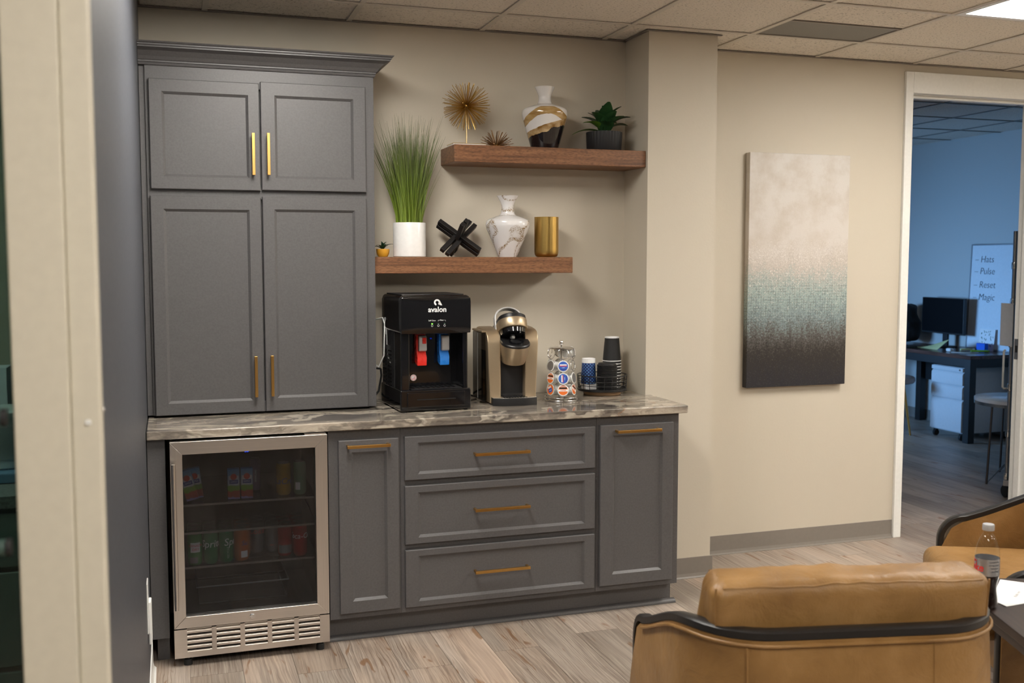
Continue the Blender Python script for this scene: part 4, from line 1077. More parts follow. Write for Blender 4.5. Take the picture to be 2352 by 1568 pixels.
# arched handle
hp = []
for i in range(17):
    a = math.pi * i / 16
    hp.append((-.062 * math.cos(a) ** 1 if True else 0, .055, .372 + .052 * math.sin(a)))
hp = [(-.062, .055, .290), (-.062, .055, .335)] + hp + [(.062, .055, .35), (.062, .055, .30)]
MHd = T((0, .045, .30)) @ RX(-26) @ T((0, -.055, -.295))
hp = [tuple(MHd @ Vector(q)) for q in hp]
loops = []
for (x, y, z) in hp:
    loops.append((x, y, z))
b = MB(); lp = []
for i, (x, y, z) in enumerate(hp):
    p0 = Vector(hp[max(i - 1, 0)]); p1 = Vector(hp[min(i + 1, len(hp) - 1)]); tn = (p1 - p0).normalized(); nn = MHd.to_3x3() @ Vector((0, 1, 0)); up = tn.cross(nn)
    c = Vector((x, y, z)); lp.append([tuple(c + nn * a + up * q) for a, q in ((-.014, -.0035), (.018, -.0035), (.018, .0035), (-.014, .0035))])
b.rings(lp).build('handle', 'silver_plastic', cm, bevel=.002)
# water tank on the left flank
tk = MB().box(-.134, -.114, .028, .205, .012, .315).build('water_tank', 'smoke_tank', cm, bevel=.006)
MB().box(-.130, -.118, .034, .2, .016, .11).build('water', 'smoke_tank', tk)
MB().box(-.136, -.112, .026, .208, .315, .325).build('tank_lid', 'champagne', tk, bevel=.004)
MB().box(-.1355, -.1335, .1, .105, .02, .31).build('tank_rib', 'silver_plastic', tk)

# ================================================================== pod carousel and pods
CX, CY = .804, -.300
ca = thing('pod_carousel', 'chrome wire carousel holding coffee pods', 'pod holder', (CX, CY, ZC))
def ring(r, z, n=40): return [(r * math.cos(2 * math.pi * i / n), r * math.sin(2 * math.pi * i / n), z) for i in range(n)]
MB().tube(ring(.074, .003), .0025, 8, True).tube(ring(.074, .016), .002, 8, True).tube(ring(.058, .003), .0018, 8, True).build('base_ring', 'chrome', ca, smooth=60)
MB().tube([(0, 0, .003), (0, 0, .25)], .0035, 10).build('centre_post', 'chrome', ca, smooth=60)
MB().lathe([(.001, .241), (.05, .240), (.058, .236), (.058, .234), (.045, .237), (.001, .238)], 40).build('top_plate', 'chrome', ca, smooth=40)
MB().lathe(smooth_prof([(.001, .250), (.007, .252), (.0095, .2605), (.007, .269), (.001, .271)], 4), 20).build('knob', 'chrome', ca, smooth=60)
CAMAZ = math.degrees(math.atan2(-4.647 - CY, -.867 - CX))
angs = [-52, 8, 68, 128, 188, 248]
tz = [.214, .158, .102, .050]
def podM(a, z): # local frame: +x outward, tilted up a little
    az = CAMAZ + a
    return RZ(az) @ T((.052, 0, z)) @ RY(-8)
for a in angs:
    wr = MB(); M = RZ(CAMAZ + a)
    P = [M @ Vector((.0745, .0, .003)), M @ Vector((.0745, 0, .022))]
    wr.tube(P, .0016, 6)
    for z in tz:
        Mp = podM(a, z)
        wr.tube([Mp @ Vector((.004, .0245 * math.cos(q * math.pi / 10), .0245 * math.sin(q * math.pi / 10))) for q in range(20)], .0015, 6, True)
    for z0, z1 in zip(tz[:-1], tz[1:]):
        wr.tube([podM(a, z0) @ Vector((.004, 0, -.0245)), podM(a, z1) @ Vector((.004, 0, .0245))], .0014, 6)
    wr.tube([M @ Vector((.05, 0, .236)), podM(a, tz[0]) @ Vector((.004, 0, .0245))], .0014, 6)
    wr.tube([podM(a, tz[-1]) @ Vector((.004, 0, -.0245)), M @ Vector((.074, 0, .016))], .0014, 6)
    wr.build('wire_column', 'chrome', ca, smooth=60)
def pod_proto(kind):
    e = bpy.data.objects.new('coffee_pod', None); COL.objects.link(e); e.empty_display_size = .02
    Rm = RY(90)
    MB().lathe([(.0165, -.036), (.018, -.034), (.0215, .003), (.0225, .007)], 24, M=Rm, cap1=False).build('cup', 'white_plastic', e, smooth=40)
    MB().lathe([(.0225, .0065), (.0258, .0075), (.0258, .009), (.0235, .0096), (.001, .0096)], 28, M=Rm, cap0=False).build('rim', 'white_plastic', e, smooth=40)
    Mf = Matrix(((0, -1, 0, .0098), (1, 0, 0, 0), (0, 0, 1, 0), (0, 0, 0, 1)))       # xz text plane (facing -y) turned to face +x
    def disc(r, x, m): MB().lathe([(r, x), (r, x + .0003)], 28, M=Rm).build('lid_print', m, e)
    def bar(y0, y1, z0, z1, m, x=.0104): MB().box(x, x + .0002, y0, y1, z0, z1).build('lid_band', m, e)
    Mt = T((.0108, 0, 0)) @ RZ(90)
    if kind == 'blue':
        disc(.0215, .0098, 'blue_print'); bar(-.017, .017, -.0005, .002, 'print_red'); bar(-.0155, .0155, .003, .0085, 'print_white'); bar(-.014, .014, -.018, -.013, 'print_navy')
        text('roast', .006, Mt @ T((0, 0, -.006)), ext=.0001).build('lettering', 'print_white', e)
    elif kind == 'orange':
        disc(.0215, .0098, 'orange'); bar(-.021, .021, -.005, .004, 'print_white'); bar(-.017, .017, .006, .0125, 'soil'); bar(-.013, .013, .0145, .0175, 'silver_plastic')
        text('COFFEE', .0072, Mt @ T((0, 0, -.0005)), ext=.0001, bold=.0002).build('lettering', 'orange', e)
    elif kind == 'mixed':
        disc(.0225, .0098, 'orange'); bar(-.012, .012, -.012, .006, 'blue_print'); bar(-.014, .008, .008, .016, 'print_white')
        text('blend', .0065, Mt @ T((0, 0, -.003)), ext=.0001).build('lettering', 'print_white', e)
    else:
        disc(.0215, .0098, 'foil')
    return e
protos_p = {k: pod_proto(k) for k in ('blue', 'orange', 'mixed', 'foil')}
usedp = set()
pods = [(0, 188, 'foil', 'white coffee pod in the top tier behind the post', 0), (0, 128, 'foil', 'white coffee pod in the top tier at the right rear', 0),
        (1, -52, 'foil', 'white coffee pod jutting left in the second tier', 0), (1, 8, 'blue', 'white coffee pod with an upright blue lid in the second tier', 0), (1, 188, 'foil', 'white coffee pod in the second tier behind the post', 0), (1, 248, 'foil', 'white coffee pod in the second tier at the left rear', 0),
        (2, -52, 'orange', 'coffee pod with an orange lid facing left in the third tier', 0), (2, 8, 'blue', 'white coffee pod with a sideways blue lid in the third tier', 90), (2, 68, 'foil', 'white coffee pod facing right in the third tier', 0), (2, 188, 'foil', 'white coffee pod in the third tier behind the post', 0),
        (3, -52, 'mixed', 'coffee pod with an orange and blue lid in the bottom tier', 25), (3, 8, 'orange', 'coffee pod with an orange lid facing forward in the bottom tier', 0), (3, 68, 'orange', 'coffee pod with an orange lid facing right in the bottom tier', -30), (3, 128, 'foil', 'white coffee pod at the right rear of the bottom tier', 0), (3, 188, 'foil', 'white coffee pod behind the post in the bottom tier', 0), (3, 248, 'foil', 'white coffee pod at the left rear of the bottom tier', 0)]
for tier, a, k, lab, roll in pods:
    M = T((CX, CY, ZC)) @ podM(a, tz[tier]) @ RX(roll)
    if k in usedp: e = dup(protos_p[k], (0, 0, 0))
    else: e = protos_p[k]; usedp.add(k)
    e.location = M.translation; e.rotation_euler = M.to_euler(); tag(e, lab, 'coffee pod', 'coffee pods on the carousel')

# ================================================================== cup tray
TX, TY = 1.066, -.158
ty = thing('cup_tray', 'round black wire tray on a pale wooden foot holding cups and lids', 'tray', (TX, TY, ZC))
MB().lathe([(.086, 0), (.089, .003), (.089, .016), (.086, .019)], 48).build('wood_base', 'pale_wood', ty, smooth=40)
MB().lathe([(.1, .0192), (.115, .0192), (.117, .022), (.117, .029), (.114, .031), (.112, .026), (.001, .025)], 56, cap0=True).build('plate', 'black_satin', ty, smooth=40)
MB().tube(ring(.115, .046, 56), .0016, 6, True).tube(ring(.117, .066, 56), .0016, 6, True).tube(ring(.118, .092, 56), .0024, 8, True).build('rail', 'black_satin', ty, smooth=60)
for i in range(20):
    a = 2 * math.pi * i / 20
    MB().tube([(.113 * math.cos(a), .113 * math.sin(a), .028), (.118 * math.cos(a), .118 * math.sin(a), .092)], .0015, 6).build('upright', 'black_satin', ty, smooth=60)
ZT2 = ZC + .0256
# napkins, dotted cup
nx, ny = TX - .070, TY + .000
o = box(-.030, .030, -.028, .028, 0, .027).build('napkin_stack', 'white_paper', bevel=.002, loc=(nx + .004, ny, ZT2)); tag(o, 'small stack of folded white napkins under the dotted cup', 'napkins')
for i in range(1): pass
cup = thing('paper_cup', 'upturned navy paper cup with pale blue dots on the tray', 'cup', (nx, ny, ZT2 + .0275))
MB().lathe([(.0365, 0), (.0315, .098)], 40, cap0=True, cap1=False).build('wall', 'dot_print', cup, smooth=40)
MB().lathe([(.0318, .0975), (.0312, .118), (.0295, .118), (.029, .112), (.001, .112)], 40, cap0=False).build('foot', 'white_paper', cup, smooth=40)
# stack of black lids
lx, ly = TX + .004, TY - .048
lidm = MB().lathe([(.044, 0), (.0475, .001), (.0475, .004), (.045, .0055), (.042, .0056), (.041, .012), (.039, .0135), (.001, .0135)], 36).mesh('cup_lid', 40)
lidm.materials.append(MATS['black_satin'])
NL = 21
for i in range(NL):
    o = bpy.data.objects.new('cup_lid', lidm); COL.objects.link(o); o.location = (lx + .0006 * math.sin(i * 2.1), ly + .0006 * math.cos(i * 3.3), ZT2 + .0001 + i * .00565)
    tag(o, 'topmost black plastic cup lid of the stack on the tray' if i == NL - 1 else 'black plastic cup lid within the stack on the tray', 'cup lid', 'stacked black cup lids')
# inverted black paper cups
bx, by = TX + .066, TY + .038
cwall = MB().lathe([(.0435, .003), (.0345, .108), (.0345, .112)], 40, cap0=False, cap1=False).mesh('wall', 40); cwall.materials.append(MATS['black_matte'])
crim = MB().tube(ring(.0438, .002, 40), .0024, 8, True).mesh('rim', 60); crim.materials.append(MATS['white_paper'])
cfoot = MB().lathe([(.0347, .110), (.0345, .1155), (.0325, .1155), (.032, .108), (.001, .108)], 40, cap0=False).mesh('foot', 40); cfoot.materials.append(MATS['white_paper'])
NC = 10
CORD = ['first', 'second', 'third', 'fourth', 'fifth', 'sixth', 'seventh', 'eighth', 'ninth', 'lowest, tenth']
for i in range(NC):
    e = thing('paper_cup', 'topmost black paper cup of the upturned stack' if i == NC - 1 else 'black paper cup, its white rim ' + CORD[NC - 1 - i] + ' from the top of the upturned stack', 'cup', (bx, by, ZT2 + .0006 + i * .0139), group='upturned black paper cups')
    part('wall', cwall, e); part('rim', crim, e); part('foot', cfoot, e)

# ================================================================== outlet on the left wall
o = thing('wall_outlet', 'white outlet plate with a plug-in adapter low on the dark wall', 'outlet', (XL, -1.05, .355))
box(0, .004, -.04, .04, -.06, .11).build('plate', 'white_plastic', o, bevel=.002)
box(.004, .014, -.028, .030, -.10, .045).build('adapter', 'white_plastic', o, bevel=.003, seg=2)

# ================================================================== leather chairs
CHW, CHD = .3875, .64
def chair_path(off=0.0):
    """plan of the wrap-around shell, from left arm front round the back to right arm front; off = inset"""
    w_ = CHW - off; rc = .19 - off; pts = []
    yf = CHD
    n = 12
    for i in range(n): pts.append((-w_ * (1 + .0), yf + (rc + off - yf) * i / n))
    for i in range(11):
        a = math.pi + (math.pi / 2) * i / 10
        pts.append((-w_ + rc + rc * math.cos(a), off + rc + rc * math.sin(a)))
    for i in range(1, 12): pts.append((-w_ + rc + (2 * (w_ - rc)) * i / 12, off))
    for i in range(11):
        a = 1.5 * math.pi + (math.pi / 2) * i / 10
        pts.append((w_ - rc + rc * math.cos(a), off + rc + rc * math.sin(a)))
    for i in range(1, n + 1): pts.append((w_, rc + off + (yf - rc - off) * i / n))
    return pts
def chair_top(y):
    t = max(0, min(1, (y - .12) / (CHD - .12)))
    s = t * t * (3 - 2 * t)
    h = .685 - .165 * (.35 * t + .65 * s)
    r = .09                                    # rounded arm front
    if y > CHD - r: h -= r - math.sqrt(max(0, r * r - (y - (CHD - r)) ** 2))
    return h
def make_chair(label, loc, rz):
    c = thing('lounge_chair', label, 'chair', loc, rz, 'tan leather lounge chairs')
    po, pi_ = chair_path(0), chair_path(.036)
    # resample arms densely at the front
    loops = []
    for (xo, yo), (xi, yi) in zip(po, pi_):
        ho = chair_top(yo) - .012
        bow = .012
        ring_ = []
        nrm = Vector((xi - xo, yi - yo)); nrm = nrm.normalized() if nrm.length else Vector((0, 1))
        for k in range(9):
            t = k / 8; z = .13 + (ho - .13) * t; bo = bow * math.sin(math.pi * t)
            ring_.append((xo - nrm.x * bo, yo - nrm.y * bo, z))
        for k in range(9):
            t = 1 - k / 8; z = .13 + (ho - .13) * t
            ring_.append((xi, yi, z))
        loops.append(ring_)
    MB().rings(loops).build('shell', 'leather', c, smooth=50)
    # dark rim following the top edge and running down the arm fronts
    mid = chair_path(.017)
    path = []
    x0, y0 = mid[0]
    rf = .09
    pth = [(x, y, chair_top(y)) for (x, y) in mid if y < CHD - rf]
    def front(x):
        out = [(x, CHD - rf + rf * math.sin(a), chair_top(CHD - rf) - rf + rf * math.cos(a)) for a in [R(q) for q in range(0, 91, 10)]]
        return out + [(x, CHD, z) for z in (.34, .22, .12)]
    lf = [(-.3705, y, z) for _, y, z in front(0)][::-1]; rt = [(.3705, y, z) for _, y, z in front(0)]
    path = lf + pth + rt
    lp = []
    for i, p_ in enumerate(path):
        a = Vector(path[max(i - 1, 0)]); b_ = Vector(path[min(i + 1, len(path) - 1)]); tn = (b_ - a).normalized()
        # side direction lies in the plan, square to the shell
        if abs(tn.x) < .02 and abs(p_[0]) > .3: side = Vector((1, 0, 0)) if p_[0] > 0 else Vector((-1, 0, 0))
        else: side = Vector((tn.y, -tn.x, 0)).normalized()
        up = side.cross(tn) * -1
        if up.z < -.2 or (abs(up.z) <= .2 and up.y < 0): up = -up
        q = Vector(p_)
        lp.append([tuple(q + side * a_ + up * b2) for a_, b2 in ((-.0185, -.010), (.0185, -.010), (.0185, .006), (.013, .010), (-.013, .010), (-.0185, .006))])
    MB().rings(lp).build('rim', 'black_wood', c, smooth=40)
    # piping under the rim, seams on the back
    pp = [(x, y, chair_top(y) - .022) for x, y in chair_path(-.006) if y < CHD - rf]
    MB().tube(pp, .0042, 6).build('piping', 'leather', c, smooth=60)
    for sx in (-.275, .172):
        MB().tube([(sx, -.013 * math.sin(math.pi * k / 10) - .0005, .14 + .52 * k / 10) for k in range(11)], .0022, 6).build('seam', 'leather', c, smooth=60)
    # cushions
    def puff(sy, seed):
        def fn(P):
            x, y, z = P
            k = 1 + .0
            nz = mnoise.noise(Vector((x * 7 + seed, y * 9, z * 5))) * .010 + mnoise.noise(Vector((x * 26 + seed, y * 14, z * 11))) * .0062
            d_ = P.normalized()
            return Vector((x, y, z)) + d_ * nz
        return fn
    MB().rbox((0, .395, .365), (.682, .65, .15), .05, 26, puff(1, 3)).build('seat_cushion', 'leather', c, smooth=80)
    MB().box(-.335, .335, .05, .60, .15, .29).build('seat_base', 'leather', c, bevel=.01)
    bc = MB().rbox((0, 0, 0), (.690, .140, .36), .040, 34, puff(1, 9), T((0, .122, .620)) @ RX(4)).build('back_cushion', 'leather', c, smooth=80)
    M = T((0, .122, .620)) @ RX(4)
    pf = puff(1, 9); c7 = .040 * .707
    def sm(pts): return [M @ Vector(p_) for p_ in pts]
    n = 24
    def edge(pts): return [M @ pf(Vector(q)) for q in pts]
    yy, zz = .070 - .040 + c7, .18 - .040 + c7
    sb = MB()
    for sgn in (-1, 1): sb.tube(edge([(-.318 + .636 * k / 60, sgn * yy, zz) for k in range(61)]), .0026, 6)
    for sgn in (-1, 1): sb.tube(edge([(sgn * (.345 - .040 + c7), -yy, zz - .30 * k / 30) for k in range(31)]), .0026, 6)
    sb.build('cushion_seam', 'leather', bc, smooth=60)
    # legs
    for x, y in ((-.30, .10), (.30, .10), (-.31, .56), (.31, .56)):
        MB().lathe([(.012, 0), (.02, .14)], 14, (x, y, 0)).build('leg', 'black_wood', c, smooth=40)
    return c
chair1 = make_chair('tan leather lounge chair seen from behind in the foreground', (.621, -2.710, 0), R(-12.07))
chair2 = dup(chair1, (2.375, -2.02, 0), (0, 0, R(63.4)), 'tan leather lounge chair facing left at the right edge')

# ================================================================== side table with bottle and card
ta = thing('side_table', 'dark wood side table between the two lounge chairs', 'table', (1.41, -2.08, 0), math.atan2(-.342, .94))
TZ = .55
MB().box(0, .52, -.56, 0, TZ - .026, TZ).build('top', 'dark_wood', ta, bevel=.003)
MB().box(.03, .49, -.53, -.03, TZ - .07, TZ - .026).build('apron', 'dark_wood', ta)
for x, y in ((.04, -.04), (.48, -.04), (.04, -.52), (.48, -.52)):
    MB().rings([[(x - .012, y - .012, 0), (x + .012, y - .012, 0), (x + .012, y + .012, 0), (x - .012, y + .012, 0)], [(x - .02, y - .02, TZ - .027), (x + .02, y - .02, TZ - .027), (x + .02, y + .02, TZ - .027), (x - .02, y + .02, TZ - .027)]]).build('leg', 'dark_wood', ta)
bo = thing('soda_bottle', 'half-full clear plastic cola bottle with a silver label', 'bottle', (1.322, -2.335, TZ + .0005))
bp = smooth_prof([(.022, 0), (.030, .004), (.0315, .014), (.0305, .03), (.0275, .052), (.0285, .07), (.0322, .088), (.0328, .10), (.0328, .145), (.0325, .155), (.0290, .176), (.0205, .200), (.0135, .212), (.0125, .222), (.0125, .226)], 4)
MB().lathe(bp, 40, cap1=False).build('bottle_wall', 'clear_film', bo, smooth=60)
lq = [(max(r - .0012, .001), max(z, .0015)) for r, z in bp if z < .100]
MB().lathe(lq + [(.0314, .100)], 40).build('cola', 'cola', bo, smooth=60)
MB().lathe([(.0332, .096), (.0333, .098), (.0333, .142), (.0332, .144)], 40, cap0=False, cap1=False).build('label_wrap', 'can_silver', bo, smooth=60)
CB_ = math.degrees(math.atan2(-2.335 + 4.647, 1.322 + .867)) - 90      # turn so that -y faces the camera
text('Coke', .030, RZ(CB_ - 72) @ T((0, 0, .118)), cyl=.0337, ext=.0002, shear=.1, bold=.0006).build('lettering', 'print_red', bo)
text('Diet', .012, RZ(CB_ - 70) @ T((0, 0, .136)), cyl=.0337, ext=.0002).build('lettering', 'print_red', bo)
for i, s_ in enumerate(('Nutrition Facts', 'Serving 1 Bottle', 'Calories 0', 'Sodium 70mg')):
    text(s_, .0052, RZ(CB_ + 36) @ T((0, 0, .137 - .009 * i)), cyl=.0336, ext=.0001).build('small_print', 'ink', bo)
box(0, .001, 0, .001, 0, .001)
NRb = 40
lpc = [[((r_ + (.0005 if j % 2 else 0)) * math.cos(math.pi * j / NRb), (r_ + (.0005 if j % 2 else 0)) * math.sin(math.pi * j / NRb), z) for j in range(2 * NRb)] for r_, z in ((.0150, .222), (.0155, .223), (.0155, .237), (.0145, .2395), (.002, .2398))]
MB().rings(lpc).build('cap', 'silver_plastic', bo, smooth=30)
cd = thing('paper_card', 'white card lying on the side table beside the bottle', 'card', (1.375, -2.358, TZ + .0008))
MB().prism([(0, 0), (.20, .015), (.27, .10), (.172, .205), (.004, .062)], 0, .0018, 'xy').build('sheet', 'white_paper', cd)
text('thank you', .016, T((.11, .075, .0021)) @ RZ(35) @ RX(-90), ext=.0001, shear=.3).build('lettering', 'silver_plastic', cd)
pl_ = thing('saucer', 'white saucer on the side table at the right edge', 'dish', (1.80, -2.40, TZ + .0005))
lathe_obj('dish', [(.03, 0), (.035, .003), (.06, .012), (.062, .014), (.058, .0135), (.03, .005), (.001, .005)], 'white_ceramic', pl_, 32)

# ================================================================== office
dk = thing('desk', 'dark office desk with a reddish-brown edge seen through the doorway', 'desk', (5.72, 2.92, 0))
MB().box(5.435, 6.02, 2.275, 3.86, .708, .740).build('top', 'desk_wood', dk, bevel=.002, world=True)
MB().box(5.455, 5.475, 2.36, 3.78, .64, .708).build('apron', 'black_satin', dk, world=True)
MB().box(5.48, 6.0, 2.285, 2.305, .64, .708).build('apron', 'black_satin', dk, world=True)
for x, y in ((5.44, 2.28), (5.95, 2.28), (5.44, 3.78), (5.94, 3.47)):
    MB().box(x, x + .065, y, y + .065, 0, .708).build('leg', 'black_satin', dk, bevel=.002, world=True)
MB().box(5.99, 6.01, 2.36, 3.47, .40, .70).build('modesty_panel', 'black_satin', dk, world=True)
mo = thing('monitor', 'black computer monitor standing on the office desk', 'monitor', (5.885, 3.125, .7405), R(-1))
MB().box(-.014, .02, -.275, .275, .120, .449).build('casing', 'black_satin', mo, bevel=.004)
MB().box(-.0155, -.0135, -.268, .268, .134, .443).build('screen', 'screen_black', mo)
MB().box(.02, .045, -.03, .03, .01, .30).build('stand_neck', 'black_satin', mo, bevel=.003)
MB().box(-.09, .07, -.11, .11, 0, .012).build('stand_base', 'black_satin', mo, bevel=.003)
def baggy(P):
    n_ = mnoise.noise(P * 9) * .03 + mnoise.noise(P * 22) * .012
    k = 1 - .35 * max(0, P.z / .19)
    return Vector((P.x * k, P.y * k, P.z)) + P.normalized() * n_
bg = thing('backpack', 'crumpled black bag on the desk beside the monitor', 'bag', (5.83, 3.60, .7405))
MB().rbox((0, 0, .205), (.20, .30, .34), .06, 18, baggy).build('sack', 'bag_black', bg, smooth=80)
MB().tube([(-.09, -.1, .08), (-.12, -.06, .2), (-.08, 0, .31), (-.03, .06, .37), (.02, .08, .34)], .011, 8).build('strap', 'bag_black', bg, smooth=60)
kb = thing('keyboard', 'black keyboard on the office desk in front of the monitor', 'keyboard', (5.51, 3.30, .7405))
MB().box(-.06, .06, -.22, .22, 0, .016).build('casing', 'black_satin', kb, bevel=.003)
for i in range(4):
    MB().box(-.05 + i * .026, -.028 + i * .026, -.21, .21, .016, .020).build('key_row', 'black_matte', kb, bevel=.001)
b = MB(); vs = []; fs = []; nu, nv = 12, 6
for i in range(nu + 1):
    for j in range(nv + 1):
        u, v_ = i / nu, j / nv
        vs.append((5.58 + .13 * v_, 3.14 - .30 * u, .0015 + v_ * (.004 + .085 * u ** 1.6) + .012 * math.sin(u * 3.1) * v_))
for i in range(nu):
    for j in range(nv):
        k = i * (nv + 1) + j; fs.append((k, k + 1, k + nv + 2, k + nv + 1))
n0 = len(vs); vs += [(x + .0008, y, z + .0006) for x, y, z in vs]; fs += [tuple(q + n0 for q in f_[::-1]) for f_ in fs]
o = b.add(vs, fs).build('paper_sheet', 'paper_yellow', smooth=60, loc=(0, 0, .7405)); tag(o, 'curled pale yellow sheet of paper under the monitor', 'paper')
wb_ = thing('whiteboard', 'whiteboard with handwritten words leaning on the office wall', 'whiteboard', (5.985, 2.64, .7405))
wb_.rotation_euler = (0, R(2.0), 0)
MB().box(-.008, .008, -.30, .285, .012, .925).build('panel', 'board_white', wb_)
for a in ((-.011, .011, -.312, .297, 0, .012), (-.011, .011, -.312, .297, .925, .937), (-.011, .011, -.312, -.30, .012, .925), (-.011, .011, .285, .297, .012, .925)):
    MB().box(*a).build('frame', 'metal_gray', wb_)
for s_, z in (('Hats', .800), ('Pulse', .695), ('Reset', .575), ('Magic', .465)):
    text('\u2013 ' + s_, .085, T((-.0095, .245, z)) @ RZ(-90), align='LEFT', ext=.0003, shear=.12, bold=-.0011).build('handwriting', 'ink', wb_)
ct = thing('greeting_card', 'white square card with a green leaf pattern propped on the whiteboard', 'card', (5.945, 2.66, .7405)); ct.rotation_euler = (0, R(6), 0)
MB().box(-.001, .001, -.09, .09, 0, .19).build('sheet', 'white_paper', ct)
rg = random.Random(4)
lfm = MB().add([(-.0014, 0, -.011), (-.0014, .004, 0), (-.0014, 0, .011), (-.0014, -.004, 0)], [(0, 3, 2, 1)]).mesh('leaf_mark'); lfm.materials.append(MATS['card_green'])
for i in range(30):
    part('leaf_mark', lfm, ct, loc=(0, rg.uniform(-.078, .078), rg.uniform(.03, .175)), rot=(rg.uniform(-1, 1), 0, 0))
o = MB().box(-.02, .02, -.05, .05, 0, .068).build('board_eraser', 'eraser_blue', bevel=.003, loc=(5.88, 2.63, .7405)); tag(o, 'bright blue board eraser standing on the desk', 'eraser')
e = thing('marker', 'lime green marker lying near the desk edge', 'marker', (5.80, 2.52, .751), R(60))
MB().lathe([(.008, -.07), (.0095, -.065), (.0095, .03), (.006, .045)], 14, M=RX(90)).build('barrel', 'marker_green', e, smooth=40)
MB().lathe([(.0095, .03), (.0085, .066), (.004, .07)], 14, M=RX(90) @ RX(180) @ T((0, 0, .04))).build('marker_cap', 'marker_green', e, smooth=40)
e = thing('marker', 'pale cream marker lying on the desk under the whiteboard', 'marker', (5.78, 2.70, .751), R(75))
MB().lathe([(.008, -.06), (.0095, -.055), (.0095, .03), (.006, .05)], 14, M=RX(90)).build('barrel', 'paper_yellow', e, smooth=40)
MB().lathe([(.0088, .05), (.0088, .07)], 14, M=RX(90)).build('marker_cap', 'white_plastic', e, smooth=40)
e = thing('earbud_case', 'small white earbud case on the desk below the yellow sheet', 'case', (5.56, 2.66, .7405))
MB().rbox((0, 0, .016), (.045, .06, .032), .014, 8).build('case', 'white_plastic', e, smooth=60)
o = MB().tube([(5.52, 2.60, .744), (5.56, 2.52, .744), (5.62, 2.46, .744), (5.68, 2.47, .744), (5.72, 2.50, .744)], .003, 6).build('charging_cable', 'cord_white', smooth=60); tag(o, 'thin white cable lying on the desk', 'cable')
pd = thing('file_pedestal', 'pale grey three-drawer mobile file pedestal under the desk', 'cabinet', (5.73, 2.575, 0))
MB().box(5.48, 5.985, 2.385, 2.765, .065, .625).build('body', 'pedestal_gray', pd, bevel=.002, world=True)
for z0, z1 in ((.59, .622), (.475, .582), (.355, .465), (.075, .345)):
    MB().prism([(5.48, z0), (5.462, z0), (5.462, z1 - .018 if z1 < .6 else z1), (5.472, z1), (5.48, z1)], 2.388, 2.762, 'xz').build('drawer', 'pedestal_gray', pd, bevel=.001, world=True)
MB().lathe([(.008, 0), (.008, .003), (.003, .003)], 14, M=T((5.462, 2.42, .606)) @ RY(-90)).build('lock', 'chrome', pd, smooth=40, world=True)
for x, y in ((5.50, 2.42), (5.50, 2.73), (5.95, 2.42), (5.95, 2.73)):
    MB().lathe([(.026, -.012), (.028, -.008), (.028, .008), (.026, .012)], 18, M=T((x, y, .028)) @ RX(90)).box(x - .012, x + .012, y - .016, y + .016, .045, .065).build('caster', 'rubber', pd, smooth=40, world=True)
so = thing('stool', 'round grey upholstered stool with brass legs', 'stool', (5.20, 2.98, 0))
MB().lathe(smooth_prof([(.001, .445), (.16, .445), (.205, .46), (.21, .485), (.195, .508), (.10, .522), (.001, .525)], 4), 36).build('seat', 'stool_fabric', so, smooth=60)
for i in range(4):
    a = R(20 + 90 * i)
    MB().tube([(.13 * math.cos(a), .13 * math.sin(a), .446), (.21 * math.cos(a), .21 * math.sin(a), 0)], [.014, .009], 10).build('leg', 'brass', so, smooth=60)
st_ = thing('side_table', 'round white-topped side table with thin metal legs in the office', 'table', (4.72, 1.02, 0))
MB().lathe([(.28, .555), (.285, .558), (.285, .578), (.28, .582)], 48).build('top', 'white_ceramic', st_, smooth=40)
MB().lathe([(.283, .535), (.283, .555), (.275, .555), (.275, .535)], 48).build('band', 'chrome', st_, smooth=40)
for i in range(3):
    a = R(187 + 120 * i)
    a2 = R(187 + 120 * (i + 1))
    MB().tube([(.26 * math.cos(a), .26 * math.sin(a), .54), (.29 * math.cos(a), .29 * math.sin(a), 0)], .008, 8).build('leg', 'table_metal', st_, smooth=60)
    MB().tube([(.29 * math.cos(a), .29 * math.sin(a), .006), (0, 0, .20)], .005, 8).build('strut', 'metal_gray', st_, smooth=60)
o = MB().tube([(4.60, 1.00, .5865), (4.52, .90, .589), (4.46, .80, .56), (4.44, .76, .46), (4.45, .74, .36), (4.48, .72, .26), (4.54, .70, .19), (4.62, .70, .16), (4.72, .74, .10)], .007, 8).build('power_cable', 'cord_white', smooth=60); tag(o, 'white cable looping down from the round side table', 'cable')
cr = thing('rolling_rack', 'chrome wire rolling rack behind the right door jamb', 'rack', (4.25, .62, 0), R(-48.5))
for x, y in ((0, 0), (.40, 0), (0, .28), (.40, .28)):
    ps = MB().tube([(x, y, .12), (x, y, 1.72)], .0125, 12).build('post', 'metal_gray', cr, smooth=60)
    for z in (.14, .42, .72, 1.00, 1.27, 1.50):
        MB().lathe([(.017, -.022), (.019, 0), (.017, .022)], 14, (x, y, z)).build('collar', 'chrome', ps, smooth=60)
    wh = MB().lathe([(.036, -.014), (.040, -.010), (.040, .010), (.036, .014)], 22, M=T((x, y, .042)) @ RZ(40) @ RY(90)).build('caster', 'rubber', cr, smooth=40)
    MB().box(x - .018, x + .018, y - .018, y + .018, .078, .115).build('fork', 'metal_gray', wh)
for z in (.14, .72, 1.27):
    sh_ = MB().tube([(.0, 0, z), (.40, 0, z), (.40, .28, z), (0, .28, z)], .004, 6, True).build('shelf_rim', 'chrome', cr)
    for i in range(7):
        MB().tube([(.05 + .05 * i, 0, z), (.05 + .05 * i, .28, z)], .002, 5).build('shelf_wire', 'chrome', sh_)
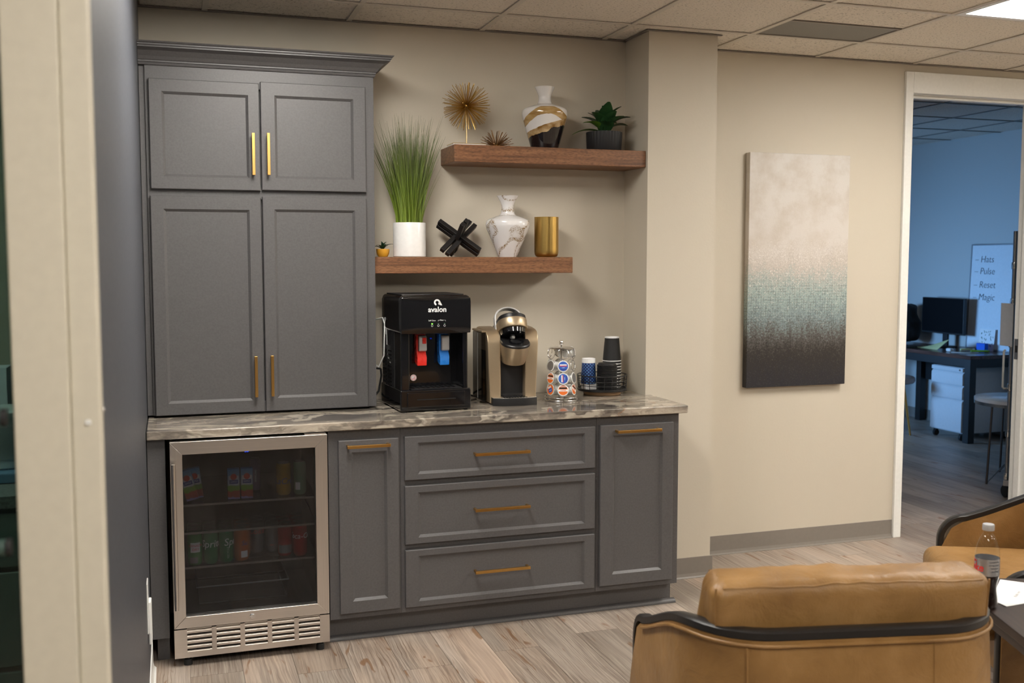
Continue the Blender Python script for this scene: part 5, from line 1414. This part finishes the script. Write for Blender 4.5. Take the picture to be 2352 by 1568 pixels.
o = MB().box(-.004, .0, -.005, .098, 0, .275).build('hanging_sheet', 'white_paper', bevel=.0015, loc=(4.232, .600, .985)); tag(o, 'white paper sheet clipped to the rolling rack', 'paper')
o = MB().tube([(4.22, .64, .96), (4.21, .64, .95), (4.21, .64, .72), (4.22, .64, .71), (4.245, .64, .71)], .007, 8).build('wire_hook', 'white_plastic', smooth=60); tag(o, 'white bent wire bracket hanging on the rolling rack', 'bracket')

# ================================================================== leafy branch by the door jamb
pb = thing('branch_plant', 'slender leafy branches at the right edge beside the door jamb', 'plant', (3.86, -.30, 0))
MB().lathe(smooth_prof([(.06, 0), (.09, .02), (.11, .12), (.09, .25), (.05, .34), (.055, .40)], 4) + [(.05, .40), (.045, .34)], 32).build('floor_vase', 'white_ceramic', pb, smooth=60)
stems = [[(0, 0, .35), (-.06, -.02, .62), (-.17, -.03, .86), (-.24, -.03, .93)], [(0, 0, .35), (-.04, .02, .7), (-.12, .02, .96), (-.20, .0, 1.06)], [(0, 0, .35), (-.02, 0, .66), (-.11, 0, .76), (-.19, -.02, .79)], [(0, 0, .35), (.02, .03, .8), (-.06, .03, 1.1), (-.15, .03, 1.17)]]
rg = random.Random(21)
for sp_ in stems:
    st2 = MB().tube(sp_, .0028, 6).build('stem', 'leaf_gray', pb, smooth=60)
    for k in range(11):
        t = .45 + .55 * k / 10; q = t * (len(sp_) - 1); i = min(int(q), len(sp_) - 2); u = q - i
        P = Vector(sp_[i]).lerp(Vector(sp_[i + 1]), u)
        o = leaf(.055, .024, .3, fold=.1).build('leaf', 'leaf_gray', st2, smooth=60)
        o.location = P; o.rotation_euler = (rg.uniform(-.9, .9), rg.uniform(-.8, .8), rg.uniform(0, 6.28))

# ================================================================== room behind the glass door
k_ = thing('kitchen_counter', 'pale counter with drawers seen through the teal glass door', 'counter', (-1.7, -1.25, 0))
MB().box(-2.6, -1.12, -1.60, -.9, .862, .900).build('worktop', 'speckle_counter', k_, bevel=.004, world=True)
MB().box(-2.6, -1.12, -1.575, -.9, .10, .862).build('body', 'dim_cabinet', k_, world=True)
for z0, z1 in ((.70, .85), (.42, .685), (.12, .405)):
    MB().box(-1.75, -1.13, -1.592, -1.575, z0, z1).build('drawer', 'dim_cabinet', k_, bevel=.003, world=True)
e = thing('plastic_tub', 'white plastic tub with a printed wrap on the far counter', 'tub', (-1.34, -1.30, .932))
MB().lathe([(.085, 0), (.09, .004), (.093, .15), (.099, .152), (.099, .165), (.09, .168), (.001, .168)], 36).build('tub', 'white_plastic', e, smooth=40)
MB().lathe([(.0935, .03), (.0945, .035), (.0955, .120), (.094, .125)], 36, cap0=False, cap1=False).build('label_wrap', 'silver_plastic', e, smooth=40)
o = MB().box(-.15, .14, -.12, .12, 0, .030).build('serving_tray', 'tray_blue', bevel=.005, loc=(-1.36, -1.32, .901)); tag(o, 'blue plastic tray under the white tub', 'tray')
o = MB().box(-.10, .07, -.05, .05, 0, .30).build('carton', 'white_paper', bevel=.003, loc=(-1.43, -1.05, .901)); tag(o, 'white carton standing behind the tub', 'box')
e = thing('waste_bin', 'dark green waste bin on the floor behind the glass door', 'bin', (-1.32, -1.95, 0))
MB().lathe([(.13, 0), (.16, .40), (.168, .40), (.168, .415), (.155, .415), (.13, .03), (.001, .02)], 36).build('bin', 'bin_green', e, smooth=40)
